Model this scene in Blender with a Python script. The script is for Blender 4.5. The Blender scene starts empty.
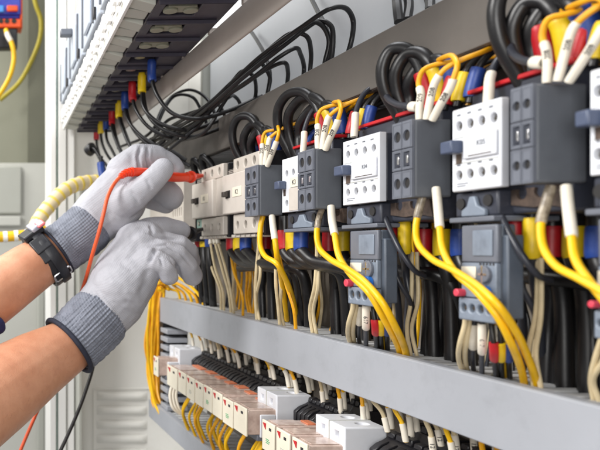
import bpy, bmesh, math, random
from mathutils import Vector, Matrix, noise
R = random.Random(7)
F, U0, V0 = 700.0, -30.0, 250.0
YF = 0.348                      # plane of the contactor fronts
C = bpy.context.scene.collection
sc = bpy.context.scene

def W(u, v, Y):                 # a point on the plane Y
    d = F * Y / (u - U0)
    return Vector((-d, Y, (V0 - v) * d / F))
def WD(u, v, d):                # a point at distance d along the row
    return Vector((-d, (u - U0) * d / F, (V0 - v) * d / F))
def DU(u, Y=YF): return F * Y / (u - U0)

# ------------------------------------------------------------------ materials
def lin(c):
    r = []
    for x in c:
        x /= 255.0
        r.append(x / 12.92 if x <= 0.04045 else ((x + 0.055) / 1.055) ** 2.4)
    return r
MATS = {}
def mat(name, rgb, rough=0.5, var=0.08, nscale=60, bump=0.0, bscale=400, metal=0.0, trans=0.0,
        rgb2=None, coat=0.0, knit=None, ribs=None, dirt=None, alpha=1.0, sss=0.0, spec=0.5, streak=None):
    if name in MATS: return MATS[name]
    m = bpy.data.materials.new(name); m.use_nodes = True
    nt = m.node_tree; n = nt.nodes; l = nt.links
    b = n['Principled BSDF']
    c = lin(rgb)
    tc = n.new('ShaderNodeTexCoord')
    nz = n.new('ShaderNodeTexNoise'); nz.inputs['Scale'].default_value = nscale
    nz.inputs['Detail'].default_value = 5; nz.inputs['Roughness'].default_value = 0.6
    l.new(tc.outputs['Object'], nz.inputs['Vector'])
    mp = n.new('ShaderNodeMapRange'); mp.inputs[1].default_value = 0.3; mp.inputs[2].default_value = 0.7
    l.new(nz.outputs['Fac'], mp.inputs[0])
    mix = n.new('ShaderNodeMix'); mix.data_type = 'RGBA'
    l.new(mp.outputs[0], mix.inputs[0])
    c2 = lin(rgb2) if rgb2 else [x * (1 - 2.2 * var) for x in c]
    mix.inputs[6].default_value = (*[min(1, x * (1 + var)) for x in c], 1)
    mix.inputs[7].default_value = (*c2, 1)
    col = mix.outputs[2]
    if dirt:
        nd = n.new('ShaderNodeTexNoise'); nd.inputs['Scale'].default_value = dirt[1]; nd.inputs['Detail'].default_value = 8
        nd.inputs['Roughness'].default_value = 0.7
        l.new(tc.outputs['Object'], nd.inputs['Vector'])
        rp = n.new('ShaderNodeMapRange'); rp.inputs[1].default_value = 0.53; rp.inputs[2].default_value = 0.75
        rp.inputs[4].default_value = dirt[2]
        l.new(nd.outputs['Fac'], rp.inputs[0])
        mx = n.new('ShaderNodeMix'); mx.data_type = 'RGBA'
        l.new(rp.outputs[0], mx.inputs[0]); l.new(col, mx.inputs[6])
        mx.inputs[7].default_value = (*lin(dirt[0]), 1); col = mx.outputs[2]
    l.new(col, b.inputs['Base Color'])
    rr = n.new('ShaderNodeMapRange'); rr.inputs[3].default_value = max(0, rough - 0.08); rr.inputs[4].default_value = min(1, rough + 0.12)
    l.new(nz.outputs['Fac'], rr.inputs[0]); l.new(rr.outputs[0], b.inputs['Roughness'])
    b.inputs['Metallic'].default_value = metal
    b.inputs['Transmission Weight'].default_value = trans
    b.inputs['Coat Weight'].default_value = coat
    b.inputs['Specular IOR Level'].default_value = spec
    if sss:
        b.inputs['Subsurface Weight'].default_value = sss
        b.inputs['Subsurface Radius'].default_value = (0.012, 0.005, 0.003)
        b.inputs['Subsurface Scale'].default_value = 1.0
    last = None
    if bump:
        bn = n.new('ShaderNodeTexNoise'); bn.inputs['Scale'].default_value = bscale; bn.inputs['Detail'].default_value = 3
        l.new(tc.outputs['Object'], bn.inputs['Vector'])
        bp = n.new('ShaderNodeBump'); bp.inputs['Strength'].default_value = bump; bp.inputs['Distance'].default_value = 0.001
        l.new(bn.outputs['Fac'], bp.inputs['Height']); last = bp.outputs[0]
    if knit:
        # two crossed sets of small ridges, the knitted face of the fabric
        hs = []
        for ax in ((0.3, 0.75, 0.62), (0.35, -0.6, 0.75)):
            dp = n.new('ShaderNodeVectorMath'); dp.operation = 'DOT_PRODUCT'
            dp.inputs[1].default_value = ax; l.new(tc.outputs['Object'], dp.inputs[0])
            ml = n.new('ShaderNodeMath'); ml.operation = 'MULTIPLY'; ml.inputs[1].default_value = knit[0]
            l.new(dp.outputs['Value'], ml.inputs[0])
            sn = n.new('ShaderNodeMath'); sn.operation = 'SINE'; l.new(ml.outputs[0], sn.inputs[0]); hs.append(sn)
        mu = n.new('ShaderNodeMath'); mu.operation = 'ADD'
        l.new(hs[0].outputs[0], mu.inputs[0]); l.new(hs[1].outputs[0], mu.inputs[1])
        bp = n.new('ShaderNodeBump'); bp.inputs['Strength'].default_value = knit[1]; bp.inputs['Distance'].default_value = 0.0006
        l.new(mu.outputs[0], bp.inputs['Height'])
        if last: l.new(last, bp.inputs['Normal'])
        last = bp.outputs[0]
    if last: l.new(last, b.inputs['Normal'])
    b.inputs['Alpha'].default_value = alpha
    MATS[name] = m
    return m

M = dict(
    plate=mat('warm grey galvanised plate', (128, 120, 110), .45, .04, 6, .05, 600, dirt=((150, 145, 135), 9, .35)),
    backp=mat('pale back panel enamel', (234, 238, 242), .4, .02, 6, .03, 400),
    wall=mat('cabinet enamel', (238, 237, 232), .38, .03, 4, .03, 300, dirt=((190, 186, 172), 6, .3)),
    post=mat('white enamel post', (240, 239, 236), .35, .02, 5),
    duct=mat('grey duct plastic', (162, 165, 172), .42, .05, 5, .04, 900, dirt=((126, 128, 132), 22, .4)),
    ductin=mat('grey duct slots', (196, 197, 198), .5, .06, 30),
    shadowduct=mat('shade-darkened warm grey duct plastic', (106, 101, 96), .42, .05, 8, .04, 900, dirt=((84, 80, 76), 12, .4)),  # shade under the breaker row is mixed into this duct colour
    rail=mat('beige grey rail paint', (176, 166, 158), .38, .04, 12, .05, 500, dirt=((150, 140, 130), 20, .3)),
    white=mat('white plastic', (220, 222, 228), .4, .03, 40, .05, 1500, dirt=((205, 203, 200), 50, .4)),
    tan=mat('warm grey plastic', (196, 188, 178), .42, .04, 40, .06, 1500, dirt=((170, 160, 148), 45, .4)),
    tan2=mat('warm grey cover plastic', (204, 196, 187), .36, .03, 40, .05, 1500, dirt=((180, 170, 158), 40, .3)),
    slate=mat('slate plastic', (100, 104, 111), .46, .05, 30, .1, 1800, dirt=((112, 116, 120), 25, .3)),
    slated=mat('dark slate plastic', (52, 55, 66), .42, .08, 30, .08, 1500, dirt=((92, 94, 104), 40, .45)),
    slatel=mat('pale slate plastic', (106, 110, 120), .42, .05, 40, .08, 1500),
    blue=mat('blue grey plastic', (126, 136, 150), .4, .08, 60, .08, 900, dirt=((90, 98, 112), 60, .5)),
    blued=mat('deep blue grey plastic', (84, 92, 104), .42, .08, 50, .05, 900),
    panel=mat('pale blue grey front', (196, 204, 216), .35, .04, 30, .04, 600),
    dmetal=mat('dull screw metal', (120, 114, 106), .35, .2, 200, metal=.8),
    black=mat('black plastic', (27, 26, 30), .4, .15, 40, .08, 900, dirt=((60, 58, 58), 50, .4)),
    brk=mat('breaker underside plastic', (62, 58, 70), .42, .12, 25, .06, 900, dirt=((84, 78, 86), 30, .5)),
    hole=mat('hole interior', (34, 32, 32), .6, .1),
    metal=mat('screw metal', (190, 186, 178), .28, .15, 200, metal=.95),
    brass=mat('worn copper plate', (104, 88, 78), .4, .2, 120, .1, 600, metal=.3, rgb2=(62, 54, 50)),
    lever=mat('blue grey lever', (74, 84, 108), .4, .05),
    leverg=mat('grey lever', (104, 108, 116), .4, .05),
    dklever=mat('dark lever', (64, 58, 54), .4, .05),
    label=mat('paper label', (226, 219, 200), .6, .03),
    ink=mat('printed ink', (50, 48, 52), .6, .0),
    green=mat('green ink', (70, 160, 110), .6, .0),
    red=mat('red plastic', (196, 30, 38), .38, .06, 60),
    sred=mat('red sleeve', (186, 26, 36), .42, .12, 90, .1, 500),
    syel=mat('yellow sleeve', (232, 196, 20), .42, .08, 90, .1, 500),
    sblu=mat('blue sleeve', (34, 66, 142), .42, .12, 90, .1, 500),
    cblk=mat('black cable sheath', (24, 23, 25), .36, .2, 50, .05, 400, dirt=((64, 60, 58), 60, .35)),
    cgry=mat('grey black wire', (48, 50, 58), .34, .1, 50),
    cyel=mat('yellow wire sheath', (246, 192, 14), .38, .07, 60, .04, 500, dirt=((214, 150, 10), 50, .35)),
    cora=mat('amber wire sheath', (240, 172, 22), .4, .1, 60, dirt=((180, 110, 10), 60, .4)),
    ccre=mat('cream wire sheath', (214, 196, 158), .42, .08, 60, dirt=((170, 146, 106), 60, .4)),
    ferr=mat('white ferrule tube', (228, 220, 204), .46, .04, 80, .04, 800, dirt=((196, 182, 158), 90, .3)),
    glove=mat('pale grey glove fabric', (174, 174, 181), .72, .05, 28, .25, 900, knit=(2900, .16), spec=.25, dirt=((150, 150, 158), 13, .55)),
    cuff=mat('grey knit cuff', (130, 134, 146), .8, .12, 60, .3, 1300, spec=.2, knit=(1800, .5)),
    hem=mat('dark navy hem', (38, 42, 58), .75, .1, 100, .3, 900),
    skin=mat('skin', (216, 160, 128), .44, .06, 16, .3, 560, rgb2=(196, 134, 102), dirt=((176, 112, 88), 70, .3), sss=.18, spec=.4),
    strap=mat('black strap', (30, 31, 38), .4, .15, 60, .15, 500),
    steel=mat('bright steel', (214, 214, 216), .2, .05, metal=.9),
    shell=mat('milky watch shell', (196, 196, 202), .25, .1, 80, rgb2=(150, 156, 180), coat=.4),
    pink=mat('pink face', (232, 120, 124), .3, .05),
    probe=mat('orange probe plastic', (238, 62, 22), .34, .05, 60, .03, 600, coat=.15),
    lead=mat('orange lead sheath', (230, 92, 48), .42, .07, 60),
    clear=mat('smoky relay cap', (222, 200, 188), .2, .06, 90, trans=.12, rgb2=(186, 160, 148), coat=.3),
    coil=mat('orange relay coil', (226, 134, 96), .4, .08),
    rface=mat('relay face cream', (234, 226, 206), .4, .03, 50),
    conduit=mat('cream conduit', (236, 218, 178), .5, .05, 40),
    orange=mat('orange moulded plastic', (240, 86, 22), .4, .04),
    ublue=mat('ultramarine plastic', (52, 66, 176), .4, .05),
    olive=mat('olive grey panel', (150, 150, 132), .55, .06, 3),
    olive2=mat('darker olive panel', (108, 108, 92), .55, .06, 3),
    farwall=mat('far pale panel', (206, 206, 198), .5, .04, 3),
    fargrey=mat('far grey box', (184, 185, 176), .5, .04, 3),
    navy=mat('navy work shirt', (30, 36, 84), .8, .15, 90, .3, 700),
    teal=mat('teal terminal', (140, 176, 164), .4, .1, 80),
    room=mat('room plaster', (200, 198, 190), .8, .05, 2),
)

# ------------------------------------------------------------------ builders
LOC = {}
def thing(name, label, cat, loc, group=None):
    o = bpy.data.objects.new(name, None); C.objects.link(o)
    o.empty_display_size = 0.01
    o.location = loc; LOC[o.name] = Vector(loc)
    o['label'] = label; o['category'] = cat
    if group: o['group'] = group
    return o
def tag(o, label, cat, group=None):
    o['label'] = label; o['category'] = cat
    if group: o['group'] = group
    return o
def smooth(me, ang=38):
    try:
        me.shade_smooth() if hasattr(me, 'shade_smooth') else None
    except Exception: pass
    for p in me.polygons: p.use_smooth = True
    try: me.set_sharp_from_angle(angle=math.radians(ang))
    except Exception: pass
def obj(name, bm, m, parent=None, bevel=0.0, seg=2, sm=True, origin=None):
    if isinstance(m, str): m = M[m]
    if parent is not None: off = LOC[parent.name]
    else:
        if origin is None:
            vs = [v.co for v in bm.verts]
            mn = Vector((min(v.x for v in vs), min(v.y for v in vs), min(v.z for v in vs)))
            mx = Vector((max(v.x for v in vs), max(v.y for v in vs), max(v.z for v in vs)))
            origin = Vector(((mn.x + mx.x) / 2, (mn.y + mx.y) / 2, mn.z))
        off = Vector(origin)
    bmesh.ops.translate(bm, verts=bm.verts, vec=-off)
    bmesh.ops.recalc_face_normals(bm, faces=bm.faces)
    me = bpy.data.meshes.new(name); bm.to_mesh(me); bm.free()
    me.materials.append(m)
    if sm: smooth(me)
    o = bpy.data.objects.new(name, me); C.objects.link(o)
    if parent is not None: o.parent = parent
    else: o.location = off
    LOC[o.name] = off.copy()
    if bevel:
        b = o.modifiers.new('bevel', 'BEVEL'); b.width = bevel; b.segments = seg
        b.limit_method = 'ANGLE'; b.angle_limit = math.radians(40); b.harden_normals = False
    return o
def box(bm, x0, x1, y0, y1, z0, z1, taper=0):
    if x0 > x1: x0, x1 = x1, x0
    if y0 > y1: y0, y1 = y1, y0
    if z0 > z1: z0, z1 = z1, z0
    vs = [bm.verts.new((x, y, z)) for x in (x0, x1) for y in (y0, y1) for z in (z0, z1)]
    for f in ((0, 1, 3, 2), (4, 6, 7, 5), (0, 4, 5, 1), (2, 3, 7, 6), (0, 2, 6, 4), (1, 5, 7, 3)):
        bm.faces.new([vs[i] for i in f])
    return vs
def pieces(name, bm, m, parent, bevel=0.0, seg=2):
    bm.verts.index_update(); seen = set(); bm.verts.ensure_lookup_table(); out = []
    for v in bm.verts:
        if v.index in seen: continue
        st_ = [v]; seen.add(v.index); isl = []
        while st_:
            x = st_.pop(); isl.append(x)
            for e in x.link_edges:
                o = e.other_vert(x)
                if o.index not in seen: seen.add(o.index); st_.append(o)
        b = bmesh.new(); mp = {x: b.verts.new(x.co) for x in isl}; fs = {f for x in isl for f in x.link_faces}
        for f in fs: b.faces.new([mp[x] for x in f.verts])
        out.append(obj(name, b, m, parent, bevel, seg))
    bm.free(); return out
def B(*boxes):
    bm = bmesh.new()
    for b in boxes: box(bm, *b)
    return bm
def cyl(bm, c, axis, r, h, n=20, r2=None):
    q = Vector(axis).normalized().to_track_quat('Z', 'Y').to_matrix().to_4x4()
    bmesh.ops.create_cone(bm, cap_ends=True, segments=n, radius1=r, radius2=r if r2 is None else r2, depth=h,
                          matrix=Matrix.Translation(c) @ q)
def prism(bm, pts, y0, y1):     # polygon in (x, z), pushed along y
    a = [bm.verts.new((x, y0, z)) for x, z in pts]; b = [bm.verts.new((x, y1, z)) for x, z in pts]
    n = len(pts)
    bm.faces.new(a); bm.faces.new(b[::-1])
    for i in range(n): bm.faces.new((a[i], b[i], b[(i + 1) % n], a[(i + 1) % n]))
def prismx(bm, pts, x0, x1):    # polygon in (y, z), pushed along x
    a = [bm.verts.new((x0, y, z)) for y, z in pts]; b = [bm.verts.new((x1, y, z)) for y, z in pts]
    n = len(pts)
    bm.faces.new(a); bm.faces.new(b[::-1])
    for i in range(n): bm.faces.new((a[i], b[i], b[(i + 1) % n], a[(i + 1) % n]))
def spline(pts, step=0.0025):
    P = [Vector(p) for p in pts]
    P = [2 * P[0] - P[1]] + P + [2 * P[-1] - P[-2]]
    out = []
    for i in range(1, len(P) - 2):
        a, b, c, d = P[i - 1:i + 3]
        def tj(ti, p, q): return ti + max((q - p).length, 1e-6) ** .5
        t0 = 0; t1 = tj(t0, a, b); t2 = tj(t1, b, c); t3 = tj(t2, c, d)
        n = max(3, min(24, int((c - b).length / step)))
        for k in range(n):
            t = t1 + (t2 - t1) * k / n
            A1 = a * ((t1 - t) / (t1 - t0)) + b * ((t - t0) / (t1 - t0))
            A2 = b * ((t2 - t) / (t2 - t1)) + c * ((t - t1) / (t2 - t1))
            A3 = c * ((t3 - t) / (t3 - t2)) + d * ((t - t2) / (t3 - t2))
            B1 = A1 * ((t2 - t) / (t2 - t0)) + A2 * ((t - t0) / (t2 - t0))
            B2 = A2 * ((t3 - t) / (t3 - t1)) + A3 * ((t - t1) / (t3 - t1))
            out.append(B1 * ((t2 - t) / (t2 - t1)) + B2 * ((t - t1) / (t2 - t1)))
    out.append(P[-2].copy())
    return out
def tube(bm, path, r, n=10, cap=True):
    # r: number or function of 0..1
    rf = r if callable(r) else (lambda t: r)
    T = []
    for i in range(len(path)):
        a = path[max(0, i - 1)]; b = path[min(len(path) - 1, i + 1)]
        t = (b - a); t = t.normalized() if t.length > 1e-9 else Vector((0, 0, 1)); T.append(t)
    nrm = T[0].orthogonal().normalized(); rings = []
    for i, p in enumerate(path):
        if i:
            q = T[i - 1].rotation_difference(T[i]); nrm = (q @ nrm); nrm = (nrm - T[i] * nrm.dot(T[i])).normalized()
        bt = T[i].cross(nrm); rr = rf(i / (len(path) - 1))
        rings.append([bm.verts.new(p + (nrm * math.cos(2 * math.pi * k / n) + bt * math.sin(2 * math.pi * k / n)) * rr) for k in range(n)])
    for i in range(len(rings) - 1):
        for k in range(n):
            bm.faces.new((rings[i][k], rings[i][(k + 1) % n], rings[i + 1][(k + 1) % n], rings[i + 1][k]))
    if cap: bm.faces.new(rings[0][::-1]); bm.faces.new(rings[-1])
def sub(path, s0, s1):
    L = [0]
    for i in range(1, len(path)): L.append(L[-1] + (path[i] - path[i - 1]).length)
    tot = L[-1]
    if s0 < 0: s0 += tot
    if s1 <= 0: s1 += tot
    s0, s1 = max(0, s0), min(tot, s1)
    def at(s):
        for i in range(1, len(L)):
            if L[i] >= s:
                f = (s - L[i - 1]) / max(1e-9, L[i] - L[i - 1]); return path[i - 1].lerp(path[i], f)
        return path[-1].copy()
    return [at(s0)] + [path[i] for i in range(len(path)) if s0 + 1e-4 < L[i] < s1 - 1e-4] + [at(s1)]
def cable(name, label, cat, pts, r, m, parts=(), group=None, n=10):
    """pts: world points. parts: (part name, material, radius, s0, s1)"""
    path = spline(pts)
    bm = bmesh.new(); tube(bm, path, r, n)
    o = obj(name, bm, m); tag(o, label, cat, group)
    ch = []
    for (pn, pm, pr, s0, s1) in parts:
        bm = bmesh.new(); sp = sub(path, s0, s1)
        if len(sp) < 4: sp = [sp[0].lerp(sp[-1], k / 5) for k in range(6)] if len(sp) == 2 else sp
        k = len(sp)
        tube(bm, sp, lambda t, pr=pr: pr * (.93 if t < .04 or t > .96 else 1.0), 14)
        ch.append(obj(pn, bm, pm, o))
    o['_'] = 0; del o['_']
    return o, path, ch
def text(s, p, size, m, parent, rx=90, ry=0, rz=0, name='marking', mtx=None, ext=0.00008):
    cu = bpy.data.curves.new('t', 'FONT'); cu.body = s; cu.size = size; cu.extrude = ext
    cu.align_x = 'CENTER'; cu.align_y = 'CENTER'
    t = bpy.data.objects.new('t', cu); C.objects.link(t)
    dg = bpy.context.evaluated_depsgraph_get()
    me = bpy.data.meshes.new_from_object(t.evaluated_get(dg))
    bpy.data.objects.remove(t)
    mt = mtx if mtx is not None else Matrix.Translation(p) @ Matrix.Rotation(math.radians(rz), 4, 'Z') @ Matrix.Rotation(math.radians(ry), 4, 'Y') @ Matrix.Rotation(math.radians(rx), 4, 'X')
    bm = bmesh.new(); bm.from_mesh(me); bmesh.ops.transform(bm, matrix=mt, verts=bm.verts)
    bpy.data.meshes.remove(me)
    return obj(name, bm, m, parent, sm=False)
def evalmesh(o):
    dg = bpy.context.evaluated_depsgraph_get(); dg.update()
    return bpy.data.meshes.new_from_object(o.evaluated_get(dg))
def cut(o, cutter):             # subtract a bmesh given in world coordinates
    off = LOC[o.name]
    bmesh.ops.translate(cutter, verts=cutter.verts, vec=-off)
    me = bpy.data.meshes.new('c'); cutter.to_mesh(me); cutter.free()
    c = bpy.data.objects.new('c', me); C.objects.link(c)
    if o.parent is None: c.location = o.location
    else: c.parent = o.parent
    md = o.modifiers.new('b', 'BOOLEAN'); md.object = c; md.operation = 'DIFFERENCE'; md.solver = 'EXACT'; md.use_self = True
    while o.modifiers[0] != md: o.modifiers.move(o.modifiers.find('b'), 0)
    others = [x for x in o.modifiers if x != md]
    sv = [(x, x.show_viewport) for x in others]
    for x in others: x.show_viewport = False
    new = evalmesh(o)
    for x, s in sv: x.show_viewport = s
    o.modifiers.remove(md); old = o.data; o.data = new; bpy.data.meshes.remove(old)
    bpy.data.objects.remove(c)
    smooth(new, 30)

# ------------------------------------------------------------------ cabinet
PY = 0.44
cab = thing('electrical_cabinet', 'white enamelled steel cabinet shell behind and beside all the wiring', 'cabinet', (-1.0, .45, -.9))
obj('mounting_plate', B((-1.30, 0.3, PY, PY + .004, -.9, .172)), 'plate', cab, .001)
obj('upper_panel', B((-1.285, 0.3, PY + .0005, PY + .0045, .1724, .95)), 'backp', cab, .001)
obj('panel_fold', B((-1.30, -1.288, PY - .012, PY + .02, .1724, .95)), 'fargrey', cab, .001)
sw = obj('side_wall', B((-1.62, -1.60, .232, .62, -.9, .95)), 'wall', cab, .001)
obj('rear_wall', B((-1.599, 0.4, .50, .505, -.9, .95)), 'wall', cab)
bm = B((-1.64, -1.54, .176, .190, -.9, .95), (-1.60, -1.545, .1945, .213, -.9, .95), (-1.60, -1.55, .2150, .2315, -.9, .95))
obj('frame_post', bm, 'post', cab, .002)
obj('door_gasket', B((-1.60, -1.552, .1904, .1942, -.9, .95)), 'teal', cab)
obj('post_flange', B((-1.598, -1.5, .2335, .240, -.9, .16)), 'fargrey', cab, .001)
# louvres pressed into the side wall
for k in range(7):
    v = 396 + 14.2 * k
    z = (V0 - v) * 1.6 / F
    y0, y1 = (97 + 30) * 1.6 / F, (147 + 30) * 1.6 / F
    bm = bmesh.new()
    N = 14; M2 = 8; g = []
    for i in range(N + 1):
        row = []
        for j in range(M2 + 1):
            t = i / N; s = j / M2
            e = min(1, math.sin(math.pi * t) * 2.6) ; h = math.sin(math.pi * min(1, s * 1.0)) ** .6 * (1 if s > 0 else 0)
            row.append(bm.verts.new((-1.5995 + .011 * e * h, y0 + (y1 - y0) * t, z - .010 + .020 * s)))
        g.append(row)
    for i in range(N):
        for j in range(M2): bm.faces.new((g[i][j], g[i + 1][j], g[i + 1][j + 1], g[i][j + 1]))
    obj('louvre', bm, 'wall', cab)
y0, y1 = (93 + 30) * 1.6 / F, (152 + 30) * 1.6 / F
zt = (V0 - 388) * 1.6 / F
obj('louvre_frame', B((-1.5998, -1.597, y0, y1, zt - .003, zt), (-1.5998, -1.597, y0, y0 + .003, zt - .3, zt - .0032)), 'wall', cab, .001)

# ------------------------------------------------------------------ wiring ducts
def duct(label, Yf, z0, z1, d0, d1, m, m2, Yb=PY - .001, name='wiring_duct', ns=.018, fill=0):
    t = thing(name, label, 'wiring duct', (-(d0 + d1) / 2, Yb, z0))
    x0, x1 = -d0, -d1
    bm = B((x0, x1, Yf, Yf + .0022, z0, z1), (x0, x1, Yf + .0023, Yf + .012, z1 - .0016, z1 + .0003), (x0, x1, Yf + .0023, Yf + .012, z0 - .0003, z0 + .0016))
    obj('cover', bm, m, t, .0007)
    bm = B((x0, x1, Yb - .002, Yb, z0 + .002, z1 - .002))
    x = x0 + .002
    while x < x1 - .01:
        for (a, b) in ((z1 - .0035, z1 - .0017), (z0 + .0017, z0 + .0035)):
            box(bm, x, x + ns * .62, Yf + .006, Yb - .002, a, b)
        x += ns
    obj('slotted_channel', bm, m2, t, .0004, 1)
    for k in range(fill):
        y = Yf + .014 + (Yb - Yf - .022) * ((k * 7) % fill) / fill; z = z1 - .0095 - .008 * (k % 3)
        bm = bmesh.new(); tube(bm, [Vector((x0 + .01 + (x1 - x0 - .02) * j / 14, y + R.uniform(-.003, .003), z + R.uniform(-.002, .002))) for j in range(15)], .0030, 7)
        obj('laid_wire', bm, ('cblk', 'cblk', 'cora', 'cblk', 'cblk')[k % 5], t)
    return t
duct('long pale grey wiring duct crossing the picture under the contactors', .37, -.1395, -.0925, 1.363, .22, M['duct'], M['ductin'], fill=14)
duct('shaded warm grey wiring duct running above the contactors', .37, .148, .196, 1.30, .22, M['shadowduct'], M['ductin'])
duct('short visible pale duct at the bottom left under the relays', .36, -.335, -.300, 1.41, .5, M['duct'], M['ductin'], fill=10)
# vertical duct at the left end of the relay row
t = thing('wiring_duct', 'upright pale slotted duct beside the yellow wire bundle', 'wiring duct', (-1.32, .40, -.28))
bm = bmesh.new()
for k in range(11):
    z = -.148 - k * .0158
    box(bm, -1.345, -1.30, .366, .405, z - .009, z)
pieces('finger', bm, 'duct', t, .0012)
obj('channel_core', B((-1.36, -1.335, .368, .415, -.34, -.1402)), 'black', t)
# rail above
t = thing('support_rail', 'slanting beige grey rail carrying the upper breakers', 'rail', (-1.0, .31, .228))
x0, x1 = -1.42, -.25
bm = bmesh.new()
prismx(bm, [(.2885, .2300), (.2900, .2272), (.2925, .2268), (.2950, .2290), (.2965, .2340), (.2965, .2618), (.2905, .2618), (.2885, .2590)], x0, x1)
obj('rail_bar', bm, 'rail', t, .0015, 3)
for k in range(9):
    x = -1.27 + k * .105
    obj('clip', B((x, x + .006, .2885, .300, .2605, .268)), 'rail', t, .0008)

# ------------------------------------------------------------------ upper breakers
ZB = .262
yaw = math.atan2(.0352, .795)
def breaker(i, dleft, unused, label):
    """three poles, built along local +x from the far end, y measured from the nose edge"""
    p = .0667; w = 3 * p
    d = dleft
    y0 = .203 - (1.528 - d) * math.tan(yaw)
    t = thing('circuit_breaker', label, 'circuit breaker', (-d, y0, ZB), 'circuit breakers in the upper row')
    t.rotation_euler = (0, 0, -yaw)
    LOC[t.name] = Vector((0, 0, 0))
    g = .0008
    # housing and its terminal bays
    bm = B((g, w - g, .030, .115, .0005, .16))
    o = obj('housing', bm, 'brk', t, .0012)
    bm = bmesh.new()
    for k in range(3):
        cx = (k + .5) * p
        box(bm, cx - p * .30, cx + p * .30, .042, .080, -.01, .012)
    cut(o, bm)
    bm = bmesh.new()
    for k in range(4):
        cx = k * p
        box(bm, max(cx - .0015, g), min(cx + .0015, w - g), .031, .110, -.0045, .0003)
    pieces('divider', bm, 'brk', t, .0006)
    for k in range(3):
        cx = (k + .5) * p
        if unused:
            bm = B((cx - .010, cx + .010, .046, .077, .001, .005))
            cyl(bm, (cx, .050, .001), (0, 0, 1), .008, .005); cyl(bm, (cx, .072, .001), (0, 0, 1), .008, .005)
            obj('terminal', bm, 'olive', t, .0008)
        else:
            bm = bmesh.new(); cyl(bm, (cx, .056, .006), (0, 0, 1), .007, .006)
            obj('terminal', bm, 'metal', t)
    # grey ribbed nose
    bm = bmesh.new()
    for k in range(6):
        a = k * w / 6 + .003
        pr = [(.001, .004), (.028, .0002 - .004 * (k % 2)), (.0295, .012), (.001, .014)]
        prismx(bm, pr, a, a + w / 6 - .007)
    pieces('vent_rib', bm, 'fargrey', t, .0012)
    bm = B((g, w - g, .004, .0295, .0125, .16)); obj('case', bm, 'post', t, .001)
    bm = B((g, w - g, .0, .0038, .0005, .046))
    o = obj('terminal_cover', bm, 'post', t, .0012)
    bm = bmesh.new()
    for k in range(6):
        cx = (k + .5) * w / 6
        box(bm, cx - .010, cx + .010, -.002, .0025, .005, .014)
        box(bm, cx - .013, cx - .004, -.002, .0025, .020, .036)
        box(bm, cx + .004, cx + .013, -.002, .0025, .022, .030)
    cut(o, bm)
    bm = B(*[((k + .12) * w / 9, (k + .80) * w / 9, -.0035 - .0015 * (k % 2), -.0002, .016 + .004 * (k % 3), .040) for k in range(9)])
    pieces('cover_tooth', bm, 'post', t, .0008)
    obj('groove_strip', B((g * 2, w - g * 2, .001, .0039, .0465, .054)), 'leverg', t, .0006)
    bm = B((.006, w - .006, -.004, .0038, .056, .158)); obj('front_panel', bm, 'panel', t, .002)
    bm = B((w * .08, w * .10, -.007, -.0042, .060, .14), (w * .7, w * .73, -.007, -.0042, .060, .14)); pieces('edge_trim', bm, 'leverg', t, .0005)
    bm = B((w * .30, w * .62, -.009, -.0042, .066, .13)); obj('escutcheon', bm, 'panel', t, .002)
    if i in (1, 3):
        bm = B((w * .40, w * .50, -.030, -.0092, .118, .130)); obj('toggle', bm, 'leverg', t, .002)
    obj('end_tab', B((w * .80, w * .85, -.008, -.0042, .058, .074)), 'black', t, .001)
    return t
BD = [1.535, 1.335, 1.135, .935, .735]
BL = ['farthest upper breaker, its lever against the bright post', 'second upper breaker from the far end, wired in three colours',
      'middle upper breaker feeding red, yellow and blue sleeved wires', 'upper breaker with three empty terminal bays underneath',
      'nearest upper breaker, cut off by the top edge of the picture']
for i, dd in enumerate(BD): breaker(i, dd, i >= 3, BL[i])

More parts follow.
